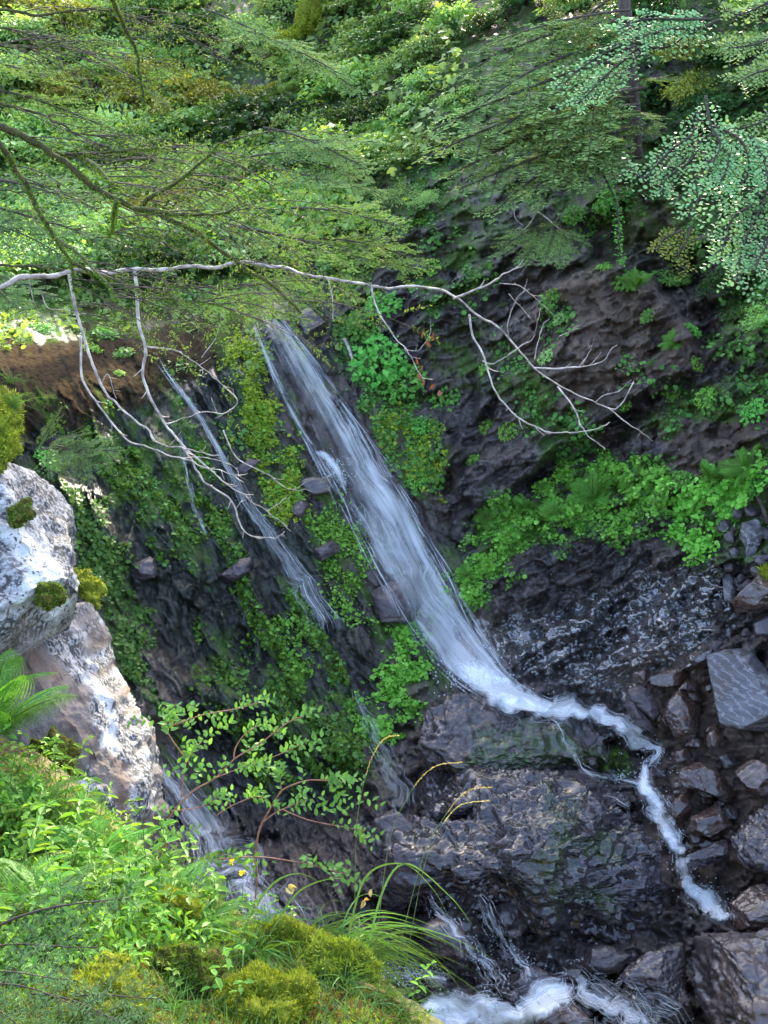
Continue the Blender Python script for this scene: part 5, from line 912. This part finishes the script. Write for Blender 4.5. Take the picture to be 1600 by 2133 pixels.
leafy('mossy hanging stem with sparse leaves on the right wall', [[(1240,330),(1265,380),(1285,430),(1290,500),(1294,545)]], 13.6, 10, 26, .04, 'plant', 'mossy_stem')
# ------------------------------------------------------------------ foreground bank plants
def bk1(px, py):
    p, ok = bank_pt(px, py); return p[0]
def herb_mesh(seed, h, pairs, leaf, w=.5, lean=.25):
    r = np.random.default_rng(seed+900); mb = MB(); st = MB(); t = np.linspace(0, 1, 8)[:, None]; dv = np.array([r.normal(0, lean), r.normal(0, lean), 1]); ax = dv*h*t+np.array([r.normal(0, .15), r.normal(0, .15), -.1])*h*t*t; tube(st, ax, .003, .0015, 4)
    for k in range(pairs):
        u = .25+.75*(k+1)/pairs; i = min(int(u*7), 6); p = ax[i]+(ax[i+1]-ax[i])*(u*7-i); a = k*1.57+r.uniform(-.3, .3); s = leaf*(1.1-.35*abs(u-.6))*r.uniform(.8, 1.15)
        for b_ in (0, math.pi):
            d = np.array([[math.cos(a+b_), math.sin(a+b_), r.uniform(-.25, .35)]]); leaves(mb, p[None], d, np.array([[0, 0, 1.]])+r.normal(0, .2, (1, 3)), np.array([s]), w=w, fold=.10, curl=.18)
    leaves(mb, ax[-1:].repeat(3, 0), nrm(r.normal(0, 1, (3, 3))*[1, 1, .3]+[0, 0, .5]), np.array([[0, 0, 1.]])+r.normal(0, .2, (3, 3)), leaf*.6, w=w, fold=.1); return mb, st
for k in range(5):
    a, b_ = herb_mesh(k, .22+.05*k, 4+k % 3, [.075, .06, .09, .05, .07][k], [.5, .62, .38, .6, .45][k]); P_['herb%d' % k] = proto('herb', '', 'plant', [('leaves', a, 'herb'), ('stem', b_, 'green_stem')])
def tuft_mesh(seed, n, L, w, lean=(0, 0), spread=.5, dr=.8):
    r = np.random.default_rng(seed+300); mb = MB(); t = np.linspace(0, 1, 14)[:, None]
    for _ in range(n):
        d = nrm(np.array([r.normal(lean[0], spread), r.normal(lean[1], spread), 1.])); l = L*r.uniform(.5, 1.1); h = nrm(d*[1, 1, 0]+1e-6)
        p = r.normal(0, .02, 3)*[1, 1, 0]+d*l*t+(h*.5-np.array([0, 0, dr]))*l*t**2.3; ribbon_blade(mb, p, w*r.uniform(.7, 1.2))
    return mb
P_['tuft0'] = proto('grass_tuft', '', 'grass', [('blades', tuft_mesh(1, 34, .34, .0035), 'grass')])
P_['tuft1'] = proto('grass_tuft', '', 'grass', [('blades', tuft_mesh(2, 46, .24, .003, spread=.35, dr=.5), 'grass')])
P_['tuft2'] = proto('grass_tuft', '', 'grass', [('blades', tuft_mesh(3, 24, .22, .0055, spread=.45, dr=.6), 'herb')])
P_['sedge'] = proto('sedge', '', 'grass', [('blades', tuft_mesh(4, 70, .52, .0032, lean=(.42, -.05), spread=.42, dr=.95), 'grass')])
P_['dry'] = proto('dry_grass', '', 'grass', [('blades', tuft_mesh(5, 30, .22, .002, spread=.6, dr=.9), 'grass_dry')])
def gp(kind, px, py, label, scale=1., group=None, dz=0.):
    p = bk1(px, py)+np.array([0, 0, dz-.01]); q = Quaternion((0, 0, 1), rng.uniform(0, 6.28)) if kind != 'sedge' else Quaternion((0, 0, 1), rng.uniform(-.3, .3)); return copy_tree(P_[kind], tuple(p), q, scale, label, group)
gp('sedge', 690, 1985, 'big arching tuft of sedge leaning right over the stream', 1.); gp('sedge', 740, 2012, 'smaller sedge tuft below the big arching one', .75); gp('sedge', 640, 1960, 'thin sedge tuft left of the big arching one', .7)
gp('tuft2', 470, 1960, 'broad bladed grass tuft behind the large moss hummock', 1.1); gp('tuft2', 540, 1985, 'broad bladed grass tuft on the left flank of the large hummock', .8); gp('tuft0', 430, 1930, 'long bladed grass tuft before the misty cascade', 1.); gp('tuft0', 560, 1940, 'thin grass tuft on the flat golden moss pad', .8); gp('tuft1', 720, 2060, 'grass tuft at the lower right end of the bank', .9); gp('tuft1', 800, 2090, 'last grass tuft beside the foam at the end of the bank', .8); gp('tuft0', 840, 2120, 'grass tuft in the bottom corner of the bank by the foam', .6)
gp('tuft1', 60, 870, 'x') if False else None
copy_tree(P_['tuft1'], tuple(P(30, 850, 6.7)), None, .7, 'grass tuft growing above the yellow moss of the lichen boulder'); copy_tree(P_['tuft0'], tuple(P(-10, 850, 6.75)), None, .6, 'grass tuft at the left edge above the yellow moss')
for k, (x, y, s) in enumerate([(240,2000,.8),(130,2080,.7),(360,2110,.7),(690,2110,.7),(280,1900,.8),(40,2030,.8)]): gp('dry' if k % 2 else 'tuft1', x, y, '%s %s in the foreground, %s from the left' % ('dry brown' if k % 2 else 'fine green', 'grass tuft', ORD[sorted([240,130,360,690,280,40]).index(x)]), s)
for k, (x, y, s, kd, lb) in enumerate([(880,290,1.3,'dry','dry hanging grass in the bush column, upper one'),(900,320,1.2,'tuft1','green hanging grass beside the dry one in the bush column'),(960,300,1.2,'dry','dry hanging grass on the right wall under the fir tips'),(1020,1030,.8,'tuft1','tuft of pale grass hanging by the crack of the right wall'),(1000,1110,.7,'tuft1','grass tuft at the left tip of the green ledge'),(920,1010,.7,'tuft1','grass tuft between the main fall and the crack'),(850,330,1.2,'tuft1','green hanging grass in the bush column, left one'),(1545,790,.9,'dry','dry grass on the wall above the ledge at the right'),(1360,760,.6,'tuft1','thin grass on the face of the grey block'),(1050,640,.6,'tuft1','small grass tuft under the pale branch on the right wall'),(470,600,.9,'tuft1','grass tuft on the bench left of the waterfall lip'),(260,590,.9,'tuft1','grass tuft in the middle of the bench'),(20,800,1.,'tuft1','grass tuft behind the yellow moss of the lichen boulder')]): put(kd, x, y, lb, s, lean=.8)
for x, y, s, lb in [(1090,1060,.4,'small fern in the upper left part of the green ledge'),(1160,1070,.45,'small fern left of the arching fern on the green ledge'),(1330,1010,.5,'small fern right of the arching fern on the green ledge'),(1200,1000,.45,'fern under the dark recess of the right wall'),(970,1200,.35,'tiny fern at the foot of the green ledge by the main fall')]: put('fern', x, y, lb, s, off=.02, lean=.6)
for x, y, s, lb in [(1080,1110,.6,'grass tuft among the leaves of the green ledge, left one'),(1180,1060,.6,'grass tuft among the leaves of the green ledge, middle one'),(1340,1050,.6,'grass tuft among the leaves of the green ledge, right one'),(1480,1090,.6,'grass tuft among the leaves above the fallen stones'),(590,960,.5,'grass tuft on the yellow moss rib left of the main fall'),(850,930,.6,'grass tuft on the mossy right bank of the main fall'),(250,1230,.6,'grass tuft on the mossy left edge of the falls face'),(840,1400,.5,'grass tuft in the bright leaf patch left of the fall foot')]: put('tuft1', x, y, lb, s, lean=.75)
# herbs: scattered in rows of depth over the bank, each one a plant
hp = []; tries = 0
region = [(-20,1600),(90,1560),(200,1700),(330,1800),(440,1900),(420,1960),(300,2000),(200,1990),(60,1990),(-20,2010)]
while len(hp) < 62 and tries < 6000:
    tries += 1; x, y = rng.uniform(-20, 450), rng.uniform(1560, 2010)
    if sdist(region, np.array([x]), np.array([y]))[0] > 0 and all((x-a)**2+(y-b_)**2 > 32**2 for a, b_ in hp): hp.append((x, y))
hp.sort(key=lambda q: (round(q[1]/60), q[0])); rows = {}
for x, y in hp: rows.setdefault(round(y/60), []).append((x, y))
for ri, (rk, lst) in enumerate(sorted(rows.items())):
    for ci, (x, y) in enumerate(lst):
        kd = int(rng.integers(0, 5)); gp('herb%d' % kd, x, y, '%s herb on the bank, %s in the %s row below the boulder' % (['oval leaved', 'round leaved', 'narrow leaved', 'small leaved', 'long leaved'][kd], ORD[ci], ORD[ri]), rng.uniform(.6, 1.05), 'leafy herbs on the left bank')
for k, (x, y, s, lb) in enumerate([(420,2115,.7,'broad leaved seedling below the large hummock'),(480,2120,.6,'small seedling at the bottom edge below the hummock'),(490,2030,.7,'single heart leaved plant on the hummock flank'),(380,2090,.5,'round leaved seedling left of the broad leaved one'),(850,2110,.5,'leafy seedling at the bank corner beside the foam'),(620,1930,.6,'small leafy plant on the bank rim before the cascade'),(590,1960,.45,'tiny leafy plant on the golden moss pad'),(530,1920,.6,'leafy plant at the rim left of the golden moss pad'),(770,2050,.5,'leafy plant among the sedge at the bank end')]): gp('herb1' if k % 2 else 'herb4', x, y, lb, s)
fp = [(0,1490,.95,'large bright fern at the left photo edge in front of the boulder',5.6),(-20,1420,.8,'upper fern at the left photo edge below the boulder overhang',5.9)]
for x, y, s, lb, d_ in fp: copy_tree(P_['fern'], tuple(P(x-15, y+60, d_)), Quaternion((0, 0, 1), rng.uniform(0, 6)), s, lb)
gp('fern_small', 420, 1930, 'small fern in the foreground before the misty cascade', .5); gp('fern_small', 120, 1760, 'small fern among the herbs of the left bank', .7); gp('fern_small', 300, 1850, 'small fern at the right end of the herb bed', .6)
for x, y, s, lb in [(60,1700,.7,'fern at the left edge of the herb bed'),(200,1800,.7,'fern in the middle of the herb bed'),(90,1900,.7,'fern low in the left part of the herb bed'),(340,1900,.55,'fern low at the right of the herb bed')]: gp('fern_small', x, y, lb, s)
for x, y, s, kd, lb in [(40,1780,1.,'tuft0','tall grass tuft at the left of the herb bed'),(150,1850,1.,'tuft2','broad grass tuft in the herb bed'),(230,1880,1.,'tuft0','thin grass tuft in the herb bed'),(330,1840,.9,'tuft0','grass tuft at the right of the herb bed'),(120,1960,.9,'tuft0','grass tuft below the herb bed'),(260,1960,.9,'tuft2','broad grass tuft below the herb bed'),(400,1960,1.,'tuft0','grass tuft between the herb bed and the large hummock'),(520,1990,.8,'tuft0','fine grass tuft just above the large hummock')]: gp(kd, x, y, lb, s)
# short undergrowth that nobody could count
def bank_cover(name, label, poly, n, size, mat, shape, hgt=.05, up=.4, w=.5):
    px = rng.uniform(min(p[0] for p in poly), max(p[0] for p in poly), n*2); py = rng.uniform(min(p[1] for p in poly), max(p[1] for p in poly), n*2); k = rng.uniform(size=len(px)) < pm(poly, 20, 40, 10, px, py); px, py = px[k][:n], py[k][:n]; p, ok = bank_pt(px, py); p = p[ok]; m_ = len(p)
    mb = MB(); leaves(mb, p+np.stack([p[:, 0]*0, p[:, 0]*0, rng.uniform(0, hgt, m_)], 1), nrm(rdir(m_)+[0, 0, up]), nrm(rdir(m_)*.6+[0, 0, 1]), size*rng.uniform(.5, 1.3, m_), w=w, fold=.1, curl=.1, shape=shape); return tag(link(name, mb.mesh(name, M[mat])), label, 'ground cover', None, 'stuff')
whole = [(-600,1480),(-100,1540),(100,1600),(330,1800),(520,1920),(660,1960),(790,2010),(900,2140),(700,2300),(-600,2300)]
bank_cover('undergrowth', 'low leafy undergrowth over the left bank', [(-600,1520),(-40,1600),(120,1620),(330,1800),(450,1920),(420,2020),(200,2060),(-600,2200)], 8500, .04, 'herb', 'leaf', .12)
bank_cover('moss_carpet', 'yellow green moss carpet over the bank', whole, 46000, .022, 'moss_y', 'blade', .012, .9, .28)
bank_cover('moss_carpet', 'darker moss between the herbs of the bank', whole, 24000, .022, 'moss_g', 'blade', .015, .9, .28)
bank_cover('short_grass', 'short fine grass over the bank', whole, 9000, .10, 'grass', 'blade', .0, 1.2, .035)
bank_cover('leaf_litter', 'brown needles and dead leaves on the bank', [(80,1980),(400,2000),(450,2110),(800,2050),(860,2140),(60,2150)], 2200, .03, 'grass_dry', 'leaf', .015, 0, .3)
# trees added at the top of the slope, unseen crowns block the sun
def shade_tree(label, px, py, h, crown, mt, seed, base=2.5, dens=150):
    r = np.random.default_rng(seed+700); p0 = surf(np.float64(px), np.float64(py), -.1); o = empty('tree', tuple(p0-[0, 0, .3]), label, 'tree', 'shade trees added at the top of the slope'); tr = MB(); lf = MB(); t = np.linspace(0, 1, 14)[:, None]; ax = np.array([0, 0, h])*t+np.array([.5, .3, 0])*np.sin(t*3+seed)*.6; ax = ax-ax[0]; tube(tr, ax, .26, .05, 10, .08); n = 0
    for k in range(46):
        u = base/h+(1-base/h)*k/46; i = min(int(u*13), 12); p = ax[i]+(ax[i+1]-ax[i])*(u*13-i); a = r.uniform(0, 6.28); L = crown*(1-.75*(u-base/h))*r.uniform(.6, 1.1); e = np.array([math.cos(a), math.sin(a), r.uniform(-.1, .35)])*L; s = np.linspace(0, 1, 7)[:, None]; br_ = p+e*s-np.array([0, 0, .15])*L*s*s; tube(tr, br_, .05, .012, 5)
        m_ = dens; f = r.uniform(.25, 1, m_)*6; j = f.astype(int).clip(0, 5); c = br_[j]+(br_[j+1]-br_[j])*(f-j)[:, None]+r.normal(0, 1, (m_, 3))*[.28, .28, .12]; leaves(lf, c, nrm(e+r.normal(0, 1, (m_, 3))), np.array([0, 0, 1.])+r.normal(0, .5, (m_, 3)), .17*r.uniform(.6, 1.2, m_), w=.7, fold=.1)
    link('trunk', tr.mesh('trunk', M['bark'], None), o); link('crown', lf.mesh('crown', M[mt], None), o)
shade_tree('tree with a dark trunk foot and added shade crown by the mossy fallen trunk at the top', 618, 40, 15, 2.4, 'shrub', 1, 3, 60); shade_tree('added shade tree above the dark overhang at the top right of centre', 1085, 12, 13, 2.6, 'shrub', 3, 1.6, 170); shade_tree('added shade tree at the top right above the leafy branches', 1450, -20, 12, 2.6, 'shrub', 6, 1.6, 200); shade_tree('added shade tree behind the top of the thicket left of the fallen trunk', 330, 20, 16, 2.2, 'shrub', 4, 5, 40); shade_tree('added shade tree above the light green bush column', 840, 0, 15, 2.2, 'shrub', 5, 4, 70)
# thin reddish stemmed bush in front of the falls
hb = empty('thin_bush', bk1(340, 1850), 'thin bush with reddish stems and small oval leaves in front of the falls', 'bush'); HL = np.array(hb.location); hd = lambda x, y: 5.35+0*x
stems = [([(336,1850),(345,1740),(355,1700),(400,1650),(450,1620),(490,1580),(540,1550),(600,1505),(632,1492)],5),([(488,1582),(490,1560),(510,1530),(540,1510)],4),([(378,1660),(385,1600),(400,1570),(420,1545)],4),([(352,1500),(362,1510),(420,1490),(500,1475),(540,1462)],4),([(395,1590),(352,1530),(352,1500)],3),([(530,1790),(540,1730),(560,1690),(585,1650),(610,1635),(650,1625),(720,1630)],5),([(586,1646),(584,1620)],3),([(548,1712),(580,1690),(640,1665)],3.5),([(588,1686),(650,1710),(760,1730)],3),([(455,1790),(540,1785),(640,1800),(725,1822)],3.5),([(500,1590),(560,1580),(640,1545)],3),([(450,1620),(500,1600),(530,1590)],3),([(450,1700),(480,1680),(530,1660),(555,1665)],3),([(355,1690),(420,1680),(455,1660)],3),([(345,1840),(440,1785),(470,1780)],4),([(530,1900),(535,1820),(530,1790)],5),([(336,1900),(332,1800),(345,1740)],5)]
hub = []
for k, (pth, w) in enumerate(stems):
    mb = MB(); dd = 5.35+rng.uniform(-.12, .12)*(k > 4); n_ = len(pth)*8; T3 = pxpath(pth, n_, lambda x, y: dd+0*x); tube(mb, T3, w*.5/ppm(5.35), w*.25/ppm(5.35), 5); link('stem', mb.mesh('stem', M['red_stem'], HL), hb); hub.append(T3)
lf = MB()
def sprig(p0, d, l, n, size):
    t = np.linspace(0, 1, n); pp = p0+d*l*t[:, None]+np.array([0, 0, -.1])*l*(t**2)[:, None]; ss = np.where(np.arange(n) % 2, 1., -1.)[:, None]; s1 = nrm(np.cross(d, [0, -.85, .5]))
    leaves(lf, pp, nrm(d*.7+s1*ss+rng.normal(0, .18, (n, 3))), nrm(np.array([0, -.55, 1])+rng.normal(0, .25, (n, 3))), size*rng.uniform(.6, 1.15, n), w=.6, fold=.08, curl=.05)
for T3 in hub:
    n_ = len(T3); dv = nrm(T3[-1]-T3[-6]); sprig(T3[-1]-dv*.05, dv, .12, 7, .037)
    for _ in range(4): 
        i = rng.integers(n_//2, n_-1); d1 = nrm(nrm(T3[i]-T3[i-3])+rdir(1)[0]*np.array([.8, .5, .5])); sprig(T3[i], d1, rng.uniform(.05, .13), rng.integers(4, 8), .035)
for x, y in [(330,1480),(370,1470),(410,1475),(440,1500),(350,1530),(400,1515),(440,1530),(470,1490),(380,1545),(320,1500),(600,1515),(570,1525),(540,1545),(620,1540),(530,1600),(500,1610),(460,1600),(650,1640),(690,1650),(720,1630),(630,1660),(670,1680),(700,1620),(740,1650),(640,1780),(700,1800),(720,1790),(660,1700),(340,1600),(370,1590),(430,1590),(320,1690),(360,1740)]: sprig(P(x, y, 5.35+rng.uniform(-.15, .15)), nrm(np.array([rng.uniform(-.4, 1), rng.normal(0, .4), rng.normal(.05, .25)])), .12, 7, .037)
link('leaves', lf.mesh('leaves', M['huckle'], HL), hb)
# tall grass stalks with golden heads
for pth, lb in [([(738,1990),(740,1830),(745,1700),(770,1590),(800,1540),(828,1532)],'tall grass stalk arching right with a golden tip, tallest of the stalks'),([(780,2000),(810,1760),(850,1660),(900,1600),(958,1588)],'grass stalk with a golden head before the nubbly mound'),([(820,2020),(880,1790),(920,1710),(970,1650),(1022,1640)],'grass stalk with the rightmost golden head'),([(840,2040),(880,1820),(910,1740),(955,1680),(1016,1668)],'grass stalk with a golden head just under the rightmost one')]:
    o = empty('grass_stalk', P(*pth[0], 4.5), lb, 'grass'); L = np.array(o.location); T3 = pxpath(pth, 50, lambda x, y: 4.5+0*x); mb = MB(); tube(mb, T3, .0017, .0008, 4); link('stalk', mb.mesh('stalk', M['green_stem'], L), o); mb = MB(); k = 150; i = rng.integers(37, 50, k); f_ = rng.uniform(0, 1, k)[:, None]; i = i.clip(0, 48); leaves(mb, T3[i]*(1-f_)+T3[i+1]*f_, nrm(nrm(T3[i+1]-T3[i])+rdir(k)*.3), rdir(k), .011, w=.2, shape='blade'); link('seed_head', mb.mesh('seed_head', M['gold'], L), o)
for pth, lb in [([(760,2000),(800,1850),(850,1800),(940,1870),(985,1930)],'long arching grass blade reaching right over the stream'),([(720,1980),(760,1830),(840,1800),(900,1850),(930,1900)],'second long arching grass blade beside the longest'),([(560,1950),(620,1860),(700,1830),(760,1850)],'thin grass blade arching over the dark pool left of the sedge'),([(500,1950),(560,1850),(620,1820),(680,1845)],'thin grass blade arching before the misty cascade'),([(700,1990),(820,1950),(900,1990),(960,2060)],'low grass blade bowing toward the foam')]:
    mb = MB(); T3 = pxpath(pth, 30, lambda x, y: 4.55+0*x); ribbon_blade(mb, T3, .0042); o = link('long_grass', mb.mesh('long_grass', M['grass'], T3[0]), None, T3[0]); tag(o, lb, 'grass')
# yellow flowers, dead wood, fir sprigs
for x, y, lb in [(482,1795,'yellow flower beside the thin bush, upper one of two'),(505,1818,'yellow flower beside the thin bush, lower one of two'),(28,1728,'yellow flower at the left photo edge among the herbs'),(16,1625,'yellow flower at the left photo edge under the ferns')]:
    d_ = 5.2 if x > 300 else 5.6; o = empty('yellow_flower', P(x, y+60, d_), lb, 'flower'); L = np.array(o.location); mb = MB(); tube(mb, np.linspace(P(x, y+60, d_), P(x, y, d_), 5), .0015, .001, 4); link('stem', mb.mesh('stem', M['green_stem'], L), o); mb = MB(); leaves(mb, P(np.full(7, x), np.full(7, y), np.full(7, d_)), rdir(7)+[0, -.3, .3], rdir(7), .018, w=.7, fold=.1); link('petals', mb.mesh('petals', M['yellow'], L), o)
def log(label, pts, d, r0, r1, mt='dead_wood', name='dead_branch', bankz=False):
    T3 = np.array([bk1(*q)+np.array([0, 0, r0*.7]) for q in pts]) if bankz else surf(np.array([q[0]*1. for q in pts]), np.array([q[1]*1. for q in pts]), d); T3 = resample(T3, 24); mb = MB(); tube(mb, T3+rng.normal(0, r0*.12, T3.shape), r0, r1, 9, .14); b_ = T3[0]; return tag(link(name, mb.mesh(name, M[mt], b_), None, b_), label, 'dead wood')
log('orange brown dead branch lying in the moss at the end of the bank', [(640,2040),(700,2050),(770,2062),(850,2110)], 0, .014, .008, bankz=True)
log('thin dead twig lying in the bottom foreground moss', [(330,2040),(380,2060),(440,2100)], 0, .006, .004, bankz=True)
log('mossy fallen trunk at the top of the thicket', [(540,130),(600,95),(640,40),(665,-40)], .25, .22, .18, 'bark_moss', 'fallen_trunk')
log('pale dead stick caught above the waterfall lip', [(700,545),(690,500),(705,460)], .3, .02, .01, 'pale_bark')
log('white splinter of wood hanging by the upper fall', [(718,705),(730,735),(740,765)], .1, .03, .012, 'pale_bark')
log('small dead tree stub above the leaf column', [(690,420),(672,440),(668,480)], .4, .03, .015)
log('bleached stick lying in the sunlit thicket', [(560,140),(620,140),(660,90)], .6, .02, .01, 'pale_bark')
False and log('dark root hanging under the top right overhang', [(1500,120),(1460,170),(1475,230),(1540,250)], .4, .04, .02, 'bark')
log('thin fallen stick on the right end of the ledge', [(1560,1000),(1585,1050),(1600,1090)], .12, .03, .02, 'bark')
for k, (x, y, lb) in enumerate([(600,1838,'curled dry leaf on the rim before the dark pool'),(766,1874,'small dry leaf caught in the sedge')]):
    c_ = P(x, y, 4.9); mb = MB(); leaves(mb, c_+rng.normal(0, .01, (4, 3)), rdir(4), rdir(4), .04, w=.5, fold=.2); tag(link('dry_leaf', mb.mesh('dry_leaf', M['gold'], c_), None, c_), lb, 'dead leaf')
def near_sprig(label, bl, d):
    o = empty('fir_sprig', P(*bl[0][0], d), label, 'branch'); L = np.array(o.location)
    for k, (a, b_, s) in enumerate(bl):
        A_, B_ = P(*a, d), P(*b_, d-.15); l = np.linalg.norm(B_-A_); n1, s1 = NB[k % 2]; q = link('needles', n1, o, A_-L); q.rotation_mode = 'QUATERNION'; q.rotation_quaternion = frame_quat(B_-A_, (0, -.6, 1)); q.scale = (l/.6,)*3; link('stem', s1, q)
NB = []
for s in (11, 12): a, b_ = bough_mesh(s, .6, .34, .03, .1, .2, 1., 0., 13); NB.append((a.mesh('needles', M['fir_blue']), b_.mesh('stem', M['bark'])))
near_sprig('blue green fir sprig reaching up right across the left bank', [((-40,1960),(260,1850),1),((-30,1990),(200,1950),1)], 3.7)
near_sprig('blue grey fir sprig in the bottom left corner', [((-30,2060),(180,2090),1),((-20,2110),(110,2180),1),((60,2080),(260,2120),1),((-30,2040),(140,2020),1)], 3.3)
near_sprig('fir sprig between the corner sprig and the large hummock', [((180,2120),(340,2160),1),((150,2090),(330,2060),1)], 3.5)
# remove prototypes
for o in P_.values():
    for c_ in list(o.children_recursive): bpy.data.objects.remove(c_)
    bpy.data.objects.remove(o)
# ------------------------------------------------------------------ light and camera
SUN_EL, SUN_AZ = R(32), R(8)      # azimuth from +Y towards +X
world = bpy.data.worlds.new('World'); sc.world = world; world.use_nodes = True
wn = world.node_tree; bg = wn.nodes['Background']; sky = wn.nodes.new('ShaderNodeTexSky'); sky.sky_type = 'NISHITA'; sky.sun_disc = False
sky.sun_elevation = SUN_EL; sky.sun_rotation = SUN_AZ; sky.air_density = .75; sky.dust_density = 4.; sky.ozone_density = .8
wn.links.new(sky.outputs[0], bg.inputs[0]); bg.inputs[1].default_value = .15
sl = bpy.data.lights.new('sun', 'SUN'); sl.energy = 2.; sl.angle = R(.5); sl.color = (1, .90, .68)
so = link('sun', sl)
sd = Vector((math.sin(SUN_AZ)*math.cos(SUN_EL), math.cos(SUN_AZ)*math.cos(SUN_EL), math.sin(SUN_EL)))
so.rotation_mode = 'QUATERNION'; so.rotation_quaternion = sd.to_track_quat('Z', 'Y'); so.location = (10, 10, 30)
cam = bpy.data.cameras.new('camera'); co = link('camera', cam); co.rotation_euler = (R(90)-PITCH, 0, 0)
cam.sensor_fit = 'VERTICAL'; cam.angle = R(46); cam.clip_end = 500; cam.clip_start = .05
sc.camera = co
sc.view_settings.view_transform = 'Standard'; sc.view_settings.look = 'None'; sc.view_settings.gamma = 1
sc.view_settings.exposure = 3.2
sc.cycles.max_bounces = 6; sc.cycles.transparent_max_bounces = 12; sc.cycles.diffuse_bounces = 3; sc.cycles.glossy_bounces = 2; sc.cycles.transmission_bounces = 3
sc.cycles.sample_clamp_indirect = 6
